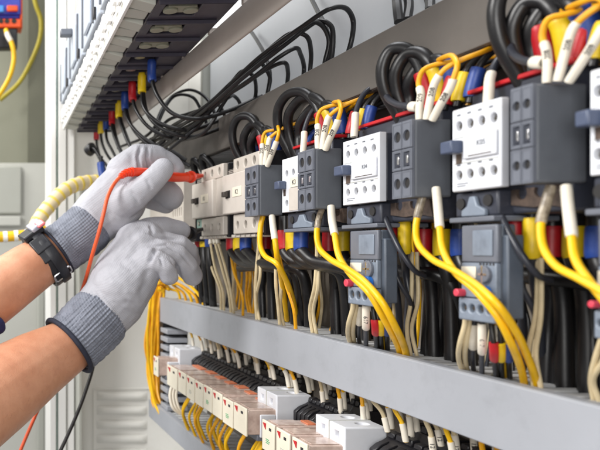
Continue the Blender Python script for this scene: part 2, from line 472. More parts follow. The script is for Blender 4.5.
# ------------------------------------------------------------------ tan contactors
def screwset(t, holes, r, Yf, depth=.006):
    for (x, z) in holes:
        bm = bmesh.new(); cyl(bm, (x, Yf + depth - .0006, z), (0, 1, 0), r * .99, .0011, 18)
        b = obj('bore', bm, 'hole', t)
        bm = bmesh.new(); cyl(bm, (x, Yf + depth - .0018, z), (0, 1, 0), r * .62, .0012, 14)
        box(bm, x - r * .5, x + r * .5, Yf + depth - .0029, Yf + depth - .00245, z - r * .10, z + r * .10)
        obj('screw', bm, 'dmetal', t)
def holecut(o, holes, r, Yf, depth=.006):
    bm = bmesh.new()
    for (x, z) in holes: cyl(bm, (x, Yf, z), (0, 1, 0), r, depth * 2, 20)
    cut(o, bm)
def tan_contactor(ul, ur, txt, label, terminal=False):
    xl, xr = -DU(ul), -DU(ur); w = xr - xl
    t = thing('contactor', label, 'contactor', ((xl + xr) / 2, PY, .02), 'contactors mounted in a row')
    xs = xl + w * .22 if ul > 190 else xl
    obj('base', B((xl + .004, xr - .0005, YF + .0071, PY - .001, .018, .121)), 'black', t, .0015)
    a = obj('upper_block', B((xs, xr, YF, YF + .007, .101, .1197)), 'tan', t, .001)
    b = obj('lower_block', B((xs, xr, YF, YF + .007, .021, .0465)), 'tan', t, .001)
    n = 3; hx = [xs + (xr - xs) * f for f in (.17, .5, .83)]
    holecut(a, [(x, .1105) for x in hx], .0052, YF); screwset(t, [(x, .1105) for x in hx], .005, YF, .0056)
    ex = xs + (xr - xs) * .72
    low = [(x, .0325) for x in hx] + [(xs + (xr - xs) * .36, .0405)]
    holecut(b, [(x, .0325) for x in hx], .0050, YF); screwset(t, [(x, .0325) for x in hx], .005, YF)
    bm = B((xl, xr - w * .22, YF - .0065, YF + .007, .0475, .100)); c = obj('cover', bm, 'tan2', t, .0018, 3)
    obj('side_strip', B((xr - w * .2195, xr, YF - .0005, YF + .007, .0475, .1005)), 'tan', t, .001)
    bm = B((xl + w * .02, xl + w * .30, YF + .001, YF + .007, .1005, .108)); obj('vent_block', bm, 'tan', t, .0008)
    bm = B(*[(xl + w * .04, xl + w * .20, YF + .0005, YF + .003, .102 + .0022 * k, .1030 + .0022 * k) for k in range(3)]); obj('vent_slot', bm, 'hole', t)
    # lever in a dark slot
    zc = .0735
    bm = B((xl + w * .13, xl + w * .28, YF - .0071, YF - .0062, zc - .005, zc + .005)); obj('slot', bm, 'hole', t)
    bm = B((xl + w * .15, xl + w * .24, YF - .0135, YF - .0072, zc - .0035, zc + .0035)); obj('lever', bm, 'dklever', t, .0008)
    lx = xl + w * .50
    lb = obj('name_plate', B((lx - .014, lx + .016, YF - .0073, YF - .0064, zc - .005, zc + .0075)), 'label', t, .0004)
    text(txt, (lx + .001, YF - .0075, zc + .001), .0085, 'ink', lb)
    if terminal:
        obj('terminal', B((xl + .001, xs - .002, YF + .001, YF + .018, .033, .0465)), 'teal', t, .0008)
        bm = bmesh.new(); cyl(bm, (xl + .012, YF + .001, .040), (0, 1, 0), .003, .003); obj('screw', bm, 'metal', t)
    # toothed skirt below
    obj('skirt', B(*[(xl + w * (.05 + .16 * k), xl + w * (.15 + .16 * k), YF + .004, YF + .03, .0165, .0205) for k in range(6)]), 'tan', t, .0006)
    return t
tan_contactor(158, 184, 'K0', 'warm grey contactor half hidden behind the gloved fingers') if False else None
tan_contactor(196, 223, 'K1', 'warm grey contactor marked K1 touched by the orange probe tip', True)
tan_contactor(227, 258.5, 'K2', 'warm grey contactor marked K2 next to the first slate block')
# the one behind the fingers
xl, xr = -DU(150), -DU(183.5)
t = thing('contactor', 'warm grey contactor mostly hidden behind the gloved fingers', 'contactor', ((xl + xr) / 2, PY, .02), 'contactors mounted in a row')
obj('base', B((xl + .004, xr - .001, YF + .0201, PY - .001, .014, .121)), 'black', t, .0015)
o = obj('front', B((xl, xr, YF, YF + .02, .021, .119)), 'tan', t, .001)
hh = [(xr - .012 - .012 * k, .063) for k in range(5)]
bm = bmesh.new()
for x, z in hh: box(bm, x - .003, x + .003, YF - .01, YF + .008, z - .007, z + .007)
cut(o, bm)
hx = [xl + (xr - xl) * f for f in (.2, .5, .8)]
holecut(o, [(x, .034) for x in hx], .005, YF); screwset(t, [(x, .034) for x in hx], .005, YF)

# ------------------------------------------------------------------ white contactors
def white_contactor(ul, ur, txt, label, cols=4, uend=None, full=True):
    xl, xr = -DU(ul), -DU(ur); w = xr - xl
    xe = xr if uend is None else -DU(uend)
    t = thing('contactor', label, 'contactor', ((xl + xr) / 2, PY, .02), 'contactors mounted in a row')
    zt, zb = .1005, .0415
    bm = B((xl - .003, xe, YF + .016, PY - .001, .024, .1125)); obj('housing', bm, 'slated', t, .0018)
    obj('red_strip', B((xl - .004, xe + .004, YF + .0135, YF + .03, .1127, .1158)), 'red', t, .0008)
    obj('body', B((xl + .0008, xr - .0004, YF + .0062, YF + .0158, zb + .0008, zt - .0006), (xr - .010, xr - .0004, YF + .0159, YF + .05, zb + .001, zt + .004)), 'slated', t, .001)
    o = obj('front_cover', B((xl, xr, YF, YF + .006, zb, zt)), 'white', t, .0012, 3)
    hs = []
    for k in range(cols):
        f = (k + .6) / (cols + .25) if cols == 4 else (k + .8) / (cols + 1.1)
        hs += [(xl + w * f, zt - .0125), (xl + w * f, zb + .0115)]
    if cols == 2: hs = [(xl + w * .26, zt - .0165), (xl + w * .62, zt - .0165), (xl + w * .26, zb + .010)]
    r = .0033 if cols == 4 else .0036
    holecut(o, hs, r, YF, .005); screwset(t, hs, r, YF, .005)
    if cols == 4:
        for k in range(4):    # little screw hoods over each opening
            pass
        p = obj('raised_panel', B((xl + w * .30, xr - w * .04, YF - .0022, YF - .0001, zb + .022, zt - .021)), 'white', t, .0008)
        obj('slot_line', B((xl + w * .42, xr - w * .12, YF - .0026, YF - .0023, zb + .0235, zb + .0241)), 'brass', t)
        text(txt, (xl + w * .68, YF - .0024, zb + .0315), .0050, 'leverg', p)
        obj('moulding_line', B((xl + w * .05, xr - w * .04, YF - .0003, YF - .00004, zt - .0210, zt - .0205), (xl + w * .05, xr - w * .04, YF - .0003, YF - .00004, zb + .0196, zb + .0201)), 'fargrey', t)
        for f_ in (.12, .34, .56, .78):
            obj('terminal_number', B(*[(xl + w * f_, xl + w * (f_ + .07), YF - .0003, YF - .00004, q, q + .0010) for q in (zt - .0052, zb + .0182)]), 'leverg', t)
        # fine print lines
        obj('fine_print', B(*[(xl + w * .12, xl + w * (.30 + .05 * (k % 2)), YF - .0003, YF - .00005, zb + .0035 + .0016 * k, zb + .0040 + .0016 * k) for k in range(2)]), 'leverg', t)
    else:
        p = obj('name_plate', B((xl + w * .50, xr - w * .02, YF - .0012, YF - .0001, zb + .026, zb + .037)), 'label', t, .0004)
        text(txt, (xl + w * .74, YF - .0014, zb + .031), .0075, 'ink', p)
        obj('lower_panel', B((xl + w * .42, xr - w * .03, YF - .0008, YF - .0001, zb + .001, zb + .0255)), 'tan2', t, .0004)
    zc = zb + .0315 if cols == 4 else zb + .030
    bm = B((xl - w * .0, xl + w * .26, YF - .0090, YF - .0002, zc - .0045, zc + .0045)); obj('lever', bm, 'lever', t, .0012)
    obj('lever_slot', B((xl + w * .10, xl + w * .22, YF - .0004, YF - .00005, zc - .012, zc - .0048)), 'brass', t)
    return t
white_contactor(282, 300, 'K3', 'white contactor with a K3 tag and only two screw columns showing', 2, 316)
white_contactor(343, 379.5, 'K04', 'white contactor in the middle of the row with a bluish lever', 4, 420)
white_contactor(452, 501, 'K05', 'large near white contactor left of the nearest slate block', 4, 545)
white_contactor(590, 650, 'K06', 'white contactor cut off by the right edge of the picture', 4, 690)

# ------------------------------------------------------------------ slate auxiliary blocks
YA = .337
AUX = [(245, 257.8, 283, 'second-farthest'), (298, 313.5, 342.5, ''), (392.5, 412, 452, ''), (511, 533, 588, '')]
AUXL = ['slate grey contact block clipped beside the K2 contactor', 'slate grey contact block right of the K3 contactor',
        'slate grey contact block between the two large white contactors', 'largest slate grey contact block near the right edge']
def aux(ul, ur, ue, label):
    dl, dr = DU(ul, YA), DU(ur, YA); xl, xr = -dl, -dr
    ye = (ue + 30) * dr / F
    zt, zb = .2965 * YA, .120 * YA
    t = thing('contact_block', label, 'contact block', ((xl + xr) / 2, ye, zb), 'slate contact blocks in the row')
    h = zt - zb; w = xr - xl
    obj('casing', B((xl, xr, YA + .0022, ye, zb, zt)), 'slate', t, .0016, 3)
    f = obj('terminal_face', B((xl, xr, YA - .0002, YA + .0021, zb, zt)), 'slatel', t, .0008)
    cx = [xl + w * .26, xl + w * .73]
    rr = min(w * .175, .0050)
    bm = bmesh.new()
    for x in cx:
        for zz in (zt - h * .19, zb + h * .19): cyl(bm, (x, YA, zz), (0, 1, 0), rr, .0038, 20)
        box(bm, x - w * .16, x + w * .16, YA - .002, YA + .0019, zb + h * .40, zb + h * .60)
    box(bm, xl + w * .485, xl + w * .515, YA - .002, YA + .0014, zb - .001, zt + .001)
    for zz in (zb + h * .36, zb + h * .64): box(bm, xl - .001, xr + .001, YA - .002, YA + .0012, zz - .0004, zz + .0004)
    cut(f, bm)
    bm = bmesh.new()
    for x in cx:
        for zz in (zt - h * .19, zb + h * .19): cyl(bm, (x, YA + .0015, zz), (0, 1, 0), rr * .93, .0005, 18)
    pieces('bore', bm, 'hole', t)
    bm = bmesh.new(); e_ = .0006
    for x in cx:
        for (q0, q1) in ((zb + h * .02, zb + h * .345), (zb + h * .375, zb + h * .625), (zb + h * .655, zb + h * .98)):
            a0, a1 = x - w * .215, x + w * .215
            box(bm, a0, a1, YA - .0005, YA - .0003, q1 - e_, q1); box(bm, a0, a1, YA - .0005, YA - .0003, q0, q0 + e_)
            box(bm, a0, a0 + e_, YA - .0005, YA - .0003, q0 + e_ * 1.02, q1 - e_ * 1.02); box(bm, a1 - e_, a1, YA - .0005, YA - .0003, q0 + e_ * 1.02, q1 - e_ * 1.02)
    obj('cell_frame', bm, 'slatel', t)
    for x in cx:
        b2 = B((x - w * .13, x + w * .13, YA + .0004, YA + .0018, zb + h * .42, zb + h * .58)); obj('clamp', b2, 'slated', t, .0004)
        b2 = B((x - w * .02, x + w * .08, YA - .0002, YA + .0003, zb + h * .45, zb + h * .55)); obj('contact_tip', b2, 'steel', t, .0003)
    return xl, xr, ye
AX = [aux(a, b, c, l) for (a, b, c, _), l in zip(AUX, AUXL)]

# ------------------------------------------------------------------ adaptors and overload relays
def adaptor(ul, ur, uend, label):
    Y = .350; xl, xr, xe = -DU(ul, Y), -DU(ur, Y), -DU(uend, Y)
    t = thing('terminal_adaptor', label, 'adaptor', ((xl + xr) / 2, PY, .0195), 'adaptors under the white contactors')
    w = xr - xl
    b = obj('body', B((xl, xr, Y + .004, Y + .05, .0235, .0408)), 'slated', t, .0015)
    obj('lip', B((xl - .001, xr + .001, Y, Y + .045, .0195, .0232)), 'slatel', t, .0008)
    bm = bmesh.new()
    pts = [(xl + w * .25, .0236), (xl + w * .25, .028), (xl + w * .38, .031), (xl + w * .44, .0375), (xl + w * .56, .0375), (xl + w * .62, .031), (xl + w * .8, .028), (xl + w * .8, .0236)]
    prism(bm, pts, Y + .0008, Y + .0039); obj('shroud', bm, 'blue', t, .0008)
    hs = [(xl + w * .16, .033), (xl + w * .80, .034)]
    bm = bmesh.new()
    for x, z in hs: cyl(bm, (x, Y + .0035, z), (0, 1, 0), .004, .0014)
    pieces('bore', bm, 'hole', t)
    bm = bmesh.new()
    prism(bm, [(xr + .001, .040), (xe, .0405), (xe + .004, .026), (xe - .010, .0285), (xr + .02, .0275), (xr + .001, .030)], Y + .012, Y + .05)
    o = obj('busbar_plate', bm, 'brass', t, .0015)
    bm = bmesh.new(); cyl(bm, (xr + (xe - xr) * .25, Y + .012, .0375), (0, 1, 0), .0045, .006); cyl(bm, (xr + (xe - xr) * .62, Y + .012, .038), (0, 1, 0), .0045, .006)
    cut(o, bm)
adaptor(284, 318, 330, 'dark adaptor hanging under the K3 contactor')
adaptor(342, 376, 414, 'dark adaptor under the middle white contactor')
adaptor(450, 492, 540, 'dark adaptor under the large near white contactor')
adaptor(586, 640, 660, 'dark adaptor at the right edge of the picture')
def overload(ul, ur, label):
    Y = YF; xl, xr = -DU(ul), -DU(ur); w = xr - xl
    zt, zb = .0172, -.0495
    t = thing('overload_relay', label, 'overload relay', ((xl + xr) / 2, PY, zb), 'overload relays under the contactors')
    obj('body', B((xl, xr - .0005, Y + .0045, Y + .014, zb, zt), (xl + .002, xr + .004, Y + .005, Y + .016, zb + .004, .010)), 'blued', t, .0012)
    obj('upper_face', B((xl, xr, Y + .001, Y + .0044, -.0085, zt)), 'slatel', t, .001)
    obj('recess_panel', B((xl + w * .36, xr - w * .10, Y, Y + .0009, -.004, .0135)), 'blue', t, .0006)
    obj('mid_face', B((xl + .0004, xr - .0004, Y + .0006, Y + .0044, -.033, -.0088)), 'blue', t, .0008)
    obj('label_tag', B((xl + w * .04, xl + w * .46, Y - .0002, Y + .0005, -.0195, -.0115)), 'label', t, .0003)
    bm = bmesh.new()
    cyl(bm, (xl + w * .72, Y - .0006, -.0165), (0, 1, 0), w * .17, .0026, 24)
    o = obj('dial', bm, 'slatel', t, .0004)
    bm = B((xl + w * .70, xl + w * .74, Y - .0024, Y - .0019, -.0225, -.0105), (xl + w * .60, xl + w * .84, Y - .0024, Y - .0019, -.0172, -.0158)); obj('dial_slot', bm, 'steel', t)
    bm = B(*[(xl + w * (.55 + .09 * k), xl + w * (.59 + .09 * k), Y + .0002, Y + .0007, -.0085 - .0018, -.0085 - .0004) for k in range(5)]); obj('scale_mark', bm, 'ink', t)
    bm = bmesh.new(); cyl(bm, (xl + w * .76, Y - .0015, -.0285), (0, 1, 0), w * .13, .004, 24); obj('reset_button', bm, M['ublue'] if False else mat('azure button', (40, 112, 200), .35, .04), t, .0005)
    bm = bmesh.new(); cyl(bm, (xl + w * .08, Y - .002, -.0300), (0, 1, 0), w * .08, .006, 20); obj('stop_button', bm, mat('rose button', (220, 70, 90), .35, .04), t, .0005)
    o = obj('terminal_block', B((xl - .0002, xr + .0006, Y - .001, Y + .0043, zb + .0005, -.0335)), 'blue', t, .001)
    hs = [(xl + w * (.14 + .24 * k), -.0405) for k in range(4)]
    holecut(o, hs, w * .085, Y - .001, .0045); screwset(t, hs, w * .08, Y - .001, .0045)
    for k in (0, 1): pass
overload(349, 376.5, 'blue grey overload relay under the middle white contactor')
overload(460, 495.5, 'near blue grey overload relay under the large white contactor')
overload(596, 640, 'overload relay cut off by the right edge')

# ------------------------------------------------------------------ wires
def PX(l): return [W(*p) for p in l]
ORD = ['K2 contactor', 'K3 contactor', 'middle white contactor', 'large near contactor']
SL = [('sred', 'red'), ('syel', 'yellow'), ('sblu', 'blue')]
# big black loops above
for gi, (dref, s) in enumerate(((.925, 1.0), (.795, 1.03), (.592, 1.0), (.462, 1.04))):
    for k in range(3):
        ex = (.065, .085, .048, .036)[gi]
        ds = dref + (.004 - .0035 * k) * (2.2 if gi < 2 else 1) + R.uniform(-.002, .002); de = dref + .012 - ex + .016 - .016 * k
        h = (.002, -.0065, -.0135)[k] + R.uniform(-.003, .003); yo = .0085 * k + R.uniform(-.001, .002)
        L_ = lambda f: -(ds + (de - ds) * f)
        pts = [(L_(.02), .374, .100), (L_(-.02), .364 + yo * .4, .118), (L_(-.02), .353 + yo, .138 + h * .5), (L_(.08), .350 + yo, .157 + h), (L_(.3), .354 + yo, .1695 + h),
               (L_(.6), .362 + yo * .5, .168 + h), (L_(.85), .368, .156 + h * .5), (L_(.97), .371, .142), (L_(1.0), .373, .132), (L_(1.0), .376, .112)]
        m, cn = SL[k]
        cable('power_cable', 'thick black cable looping over the %s, %s sleeve' % (ORD[gi], cn), 'cable', pts, .0052, 'cblk',
              [('sleeve', m, .0066, -.034, -.006)], 'thick black cables looping above the contactors', 14)
# K1/K0 small loops
for k in range(2):
    d = DU(199 + 9 * k, .38); pts = [(-d, .385, .10), (-d, .372, .135), (-d + .01, .368, .148), (-d + .02, .376, .138), (-d + .025, .39, .10)]
    cable('power_cable', ['short black cable loop behind the probe tip', 'short black cable loop right above the K1 contactor'][k], 'cable', pts, .0055, 'cblk', [], 'thick black cables looping above the contactors')
for k in range(3):   # sleeves directly above K1..K2 gap
    d = .99 - .024 * k
    m, cn = SL[k]
    cable('power_cable', 'black cable between K1 and K2 contactors, %s sleeve on top' % cn, 'cable', [(-d, .40, .08), (-d, .39, .118), (-d, .385, .135), (-d + .004, .385, .160)], .006, 'cblk', [('sleeve', m, .0078, .026, .062)], 'sleeved cables above K1')
# upright sleeves right behind the white contactors' tops
for gi, dref in enumerate((.655, .520, .405)):
    for k in range(3):
        m, cn = SL[k]
        d = dref - .0135 * k + .02
        r = .0042
        pts = [(-d, .366, .108), (-d + .001, .368, .120), (-d + .004, .372, .136), (-d + .008, .385, .150)]
        cable('power_cable', 'black cable with upright %s sleeve behind %s' % (cn, ['K3 contactor', 'middle white contactor', 'large near contactor'][gi]), 'cable', pts, r * .6, 'cblk', [('sleeve', m, r * (1.15 if k != 2 else 1.2), .004, .025)], 'sleeved cables behind the white contactors')

# trios of ferruled yellow wires on each slate block
def ferrule_text(path, s, r, ch, txt='208', k_=1.0):
    sp = sub(path, s - .004, s + .004); a, b = sp[0], sp[-1]
    mid = (a + b) / 2; ax = (b - a).normalized()
    # face the side that looks along the row and forward
    out = Vector((.80, -.60, 0)); out = (out - ax * out.dot(ax)).normalized()
    ydir = out.cross(ax).normalized()
    mtx = Matrix(((ax.x, ydir.x, out.x, 0), (ax.y, ydir.y, out.y, 0), (ax.z, ydir.z, out.z, 0), (0, 0, 0, 1)))
    mtx = Matrix.Translation(mid + out * (r + .0001)) @ mtx
    text(txt, None, r * 1.8 * k_, 'ink', ch, mtx=mtx, ext=.00025)
POSW = ['left', 'middle', 'right']
for gi, d1 in enumerate((.827, .694, .5367, .4185)):
    base = .5367
    T = [
        [(420, 119, .345), (420, 105, .345), (420.5, 95, .346), (418, 82, .348), (423, 70, .352), (436, 65, .360), (455, 60, .372), (475, 50, .39)],
        [(427, 119, .345), (430, 103, .3455), (434, 86, .346), (437, 78, .347), (446, 68, .350), (462, 59, .358), (483, 51, .370), (505, 42, .39)],
        [(433, 119, .345), (441, 104, .3455), (450, 87, .346), (455, 76, .347), (457.5, 65, .348), (453, 57, .352), (445, 57, .358), (436, 62, .37), (430, 70, .385)],
    ]
    for k, tp in enumerate(T):
        pts = []
        for (u, v, Y) in tp:
            p = W(u, v, Y); pts.append(Vector((p.x + (base - d1) + R.uniform(-.0008, .0008), p.y, p.z + R.uniform(-.0008, .0008))))
        L = .026 if k == 0 else .033
        o, path, ch = cable('control_wire', 'yellow wire with white 208 ferrule, %s one on the block by the %s' % (POSW[k], ['K2 contactor', 'K3 contactor', 'middle white contactor', 'large near contactor'][gi]),
              'wire', pts, .0019, 'cora', [('ferrule', 'ferr', (.0030, .0030, .0028, .0025)[gi], .0, L)], 'ferruled yellow wires above the slate blocks', 10)
        ferrule_text(path, L * .62, (.0030, .0030, .0028, .0025)[gi], ch[0], ('208', '208', '209')[k] if gi != 2 else ('209', '208', '208')[k], .9)
# amber wires sweeping along under the upper duct
for k, (u0, v0, u1, v1) in enumerate(((345, 112, 410, 88), (455, 84, 520, 50), (300, 134, 332, 120), (246, 158, 262, 150))):
    a = W(u0, v0, .385); b = W(u1, v1, .392)
    cable('control_wire', 'thin amber wire sweeping under the dark duct, %s' % ['above the middle contactor', 'near the large contactor', 'above the K3 contactor', 'above K2'][k], 'wire',
          [a, a.lerp(b, .5) + Vector((0, -.008, .004)), b], .0019, 'cora', [], 'thin amber wires under the upper duct')
# white ferruled grey wires on top of the white contactors
for gi, (u, v) in enumerate(((354, 134), (488, 100), (303, 150))):
    pts = PX([(u, v + 3, .353), (u + 1, v - 10, .355), (u + 2, v - 22, .358), (u + 10, v - 40, .366), (u + 26, v - 52, .38)])
    cable('control_wire', 'dark wire with white ferrule on top of the %s' % ['middle white contactor', 'large near contactor', 'K3 contactor'][gi], 'wire', pts, .0024, 'cgry',
          [('ferrule', 'ferr', .0032, 0, .024)], 'dark wires into the tops of the white contactors')
# short side plug with grey wire at the blocks
for gi, (u, v) in enumerate(((540, 61), (414, 105))):
    pts = PX([(u + 4, v + 2, .347), (u - 8, v + 1, .347), (u - 18, v - 1, .350), (u - 27, v - 8, .354), (u - 30, v - 20, .360), (u - 25, v - 32, .372)])
    cable('control_wire', 'slate coloured wire curling left from the %s trio of ferrules' % ['nearest', 'middle'][gi], 'wire', pts, .0026, 'cgry', [('ferrule', 'ferr', .004, 0, .008)], 'slate wires curling behind the ferrules')

# thick yellow wires from below each slate block
YW = [
    [[(263, 216, .352), (261, 224, .350), (260, 234, .348), (260.5, 246, .345), (265, 256, .342), (277, 264, .343), (286, 280, .36), (293, 300, .385), (297, 321, .41)],
     [(272, 216, .352), (273, 226, .350), (275, 240, .347), (277, 256, .350), (281, 275, .37), (284, 296, .39), (287, 320, .41)]],
    [[(323, 206, .352), (319, 218, .350), (317, 231, .347), (319, 247, .342), (330, 259, .338), (349, 270, .334), (366, 283, .333), (382, 302, .336), (396, 328, .350), (405, 349, .380), (407, 360, .392)],
     [(331, 206, .352), (332, 220, .350), (335, 236, .346), (339, 256, .341), (352, 276, .337), (370, 294, .336), (386, 322, .350), (399, 348, .382), (401, 358, .394)]],
    [[(425, 188, .352), (420, 206, .349), (416, 226, .345), (418, 243, .340), (432, 259, .335), (455, 271, .331), (478, 286, .330), (498, 305, .332), (514, 328, .345), (529, 360, .372), (536, 380, .388), (538, 392, .394)],
     [(436, 188, .352), (438, 208, .349), (440, 230, .345), (443, 250, .340), (456, 273, .335), (477, 292, .333), (497, 316, .338), (511, 343, .350), (522, 372, .380), (525, 388, .392)]],
    [[(551, 186, .352), (546, 204, .349), (541, 222, .345), (543, 246, .340), (555, 265, .335), (580, 279, .331), (606, 294, .330), (640, 318, .332)],
     [(566, 186, .352), (568, 206, .349), (571, 230, .345), (575, 258, .340), (590, 282, .335), (612, 310, .336), (640, 350, .35)]],
]
for gi, ws in enumerate(YW):
    for k, tp in enumerate(ws):
        parts = [('ferrule', 'ferr' if k else mat('grimy clear sleeve', (170, 158, 138), .3, .15, 200, rgb2=(96, 84, 70)), (.0036, .0035, .0030, .0029)[gi] if k else .0029, 0, .034 if k else .024)]
        cable('control_wire', '%s bright yellow wire curving down from the block by the %s' % (['left', 'right'][k], ORD[gi]), 'wire', PX(tp), (.0030, .0028, .0023, .0022)[gi], 'cyel', parts, 'bright yellow wires below the slate blocks', 12)
# sleeves + black cables under the devices: (u of red, v top, v bottom, curve right?)
names = ['under the gap left of the K1 contactor', 'under the K2 contactor', 'under the K3 contactor', 'under the middle contactor', 'under the large near contactor']
for gi, (u0, du, vt, vb, Y, far) in enumerate(((199, 5.2, 234, 247, .385, 0), (232, 7, 230, 250, .372, 1), (284.5, 8.4, 230, 250, .368, 1), (392, 12.5, 222, 253, .375, 2), (515, 17, 218, 257, .375, 2))):
    for k in range(3 if gi < 3 else 2):
        m, cn = SL[k]
        u = u0 + du * k; r = .0066 if gi == 0 else .0072
        if far == 2: r = .0048
        if far == 1:
            tp = [(u, vt - 14, Y), (u, vt, Y), (u, vb, Y), (u + 3, vb + 6 - k * 1.5, Y), (u + 12, vb + 13 - k * 1.0, Y + .002), (u + 35, vb + 15 + k * .5, Y + .006), (u + 55, vb + 22, Y + .014), (u + 62, vb + 50, .40), (u + 64, vb + 85, .42)]
        elif far == 0:
            tp = [(u, vt - 14, Y), (u, vt, Y), (u, vb, Y), (u + 1, vb + 20, Y), (u + 3, vb + 45, Y + .01), (u + 4, vb + 62, .41)]
        else:
            tp = [(u, vt - 14, Y), (u, vt, Y), (u, vb, Y), (u + 1, vb + 18, Y + .01), (u + 6, vb + 50, .39), (u + 10, vb + 105, .41)]
        pts = PX(tp); L0 = (pts[0] - pts[1]).length; L1 = (pts[2] - pts[1]).length
        cable('power_cable', 'thick black cable %s with a %s sleeve' % (names[gi], cn), 'cable', pts, r * (.88 if far < 2 else .6), 'cblk' if far < 2 else 'cgry', [('sleeve', m, r * 1.08, L0, L0 + L1)], 'sleeved black cables below the contactors', 14)
# dim sleeves further back
for gi, (u0, vt, vb) in enumerate(((266, 231, 250), (329, 228, 252), (424, 229, 256), (552, 226, 258))):
    sc_ = (u0 + 30) / 454
    for k in range(3):
        m, cn = SL[k]; u = u0 + k * 18 * sc_
        tp = [(u, vt - 15, .405), (u, vt, .405), (u, vb, .405), (u + 4, vb + 12, .405), (u + 8 * sc_, vb + 40, .41), (u + 10 * sc_, V0 + (.0935 / .412) * (u + 10 * sc_ + 30) + 3, .412)]
        pts = PX(tp); L0 = (pts[0] - pts[1]).length; L1 = (pts[2] - pts[1]).length
        cable('power_cable', 'rear black cable with %s sleeve behind yellow wires of the %s' % (cn, ORD[gi]), 'cable', pts, .0056, 'cblk', [('sleeve', m, .0068, L0, L0 + L1)], 'rear sleeved cables', 12)
# heavy black verticals down into the duct
def vend(u, Y): return V0 + .0935 / Y * (u + 30) + 2
for i, (u, v0, Y, r, lean) in enumerate(((196, 258, .41, .004, 2), (203, 256, .40, .004, 3), (211, 255, .41, .004, 4),
        (262, 268, .41, .0048, 1), (271, 268, .415, .0048, 0), (334, 272, .41, .0046, 1), (344, 275, .415, .0046, 2),
        (429, 275, .412, .0046, -3), (441, 277, .416, .0048, -4), (453, 276, .42, .0046, 2),
        (548, 284, .410, .0046, -3), (562, 284, .414, .0050, -5), (580, 280, .420, .0050, -5), (592, 280, .412, .0034, 3))):
    ve = vend(u + lean, Y)
    pts = PX([(u - 8, v0 - 8, Y - .012), (u + 1, v0 + 4, Y - .004), (u, v0 + (ve - v0) * .4, Y), (u + lean * .6, v0 + (ve - v0) * .75, Y), (u + lean, ve, Y)])
    where = ['left of K1', 'left of K1', 'left of K1', 'below the first slate block', 'below the first slate block', 'left of the middle overload relay', 'left of the middle overload relay',
             'between the two overload relays', 'between the two overload relays', 'between the two overload relays'] + ['near the right edge'] * 4
    side = ['leftmost', 'second', 'third', 'left', 'right', 'left', 'right', 'left thick', 'middle thick', 'slimmer right', 'leftmost thick', 'second thick', 'third thick', 'slim rightmost'][i]
    cable('power_cable', '%s black cable dropping into the pale duct %s' % (side, where[i]), 'cable', pts, r, 'cblk', [], 'black cables dropping into the lower duct', 12)
# horizontal black runs
for i, pp in enumerate(([(352, 262, .40), (385, 266, .402), (405, 273, .403), (432, 274, .402), (449, 282, .408), (457, 304, .415), (459, 345, .422), (459, 362, .424)],
                        [(500, 268, .40), (528, 276, .40), (550, 277, .40), (575, 280, .402), (600, 286, .405), (640, 300, .41)],
                        [(240, 268, .385), (262, 267, .388), (290, 272, .395)])):
    cable('power_cable', 'black cable running level behind the wires, %s' % ['left of the near overload relay', 'at the right edge', 'under the first slate block'][i], 'cable', PX(pp), .0058, 'cblk', [], 'level black cables')
# slim grey-black signal wires in front
for i, pp in enumerate(([(382, 208, .362), (387, 222, .358), (394, 238, .356), (403, 255, .358), (414, 270, .366), (424, 276, .38)],
                        [(492, 197, .362), (500, 213, .358), (511, 236, .356), (524, 258, .358), (538, 275, .366), (550, 280, .38)],
                        [(392, 250, .37), (394, 266, .37), (399, 282, .372), (408, 297, .38), (414, 318, .40)],
                        [(515, 252, .37), (517, 270, .37), (523, 290, .372), (534, 310, .38), (540, 335, .40)])):
    cable('control_wire', 'slim black wire %s' % ['slanting right beside the middle overload relay', 'slanting right beside the near overload relay', 'hooking down right of the middle overload relay', 'hooking down right of the near overload relay'][i],
          'wire', PX(pp), .0021, 'cgry', [], 'slim dark wires beside the overload relays')
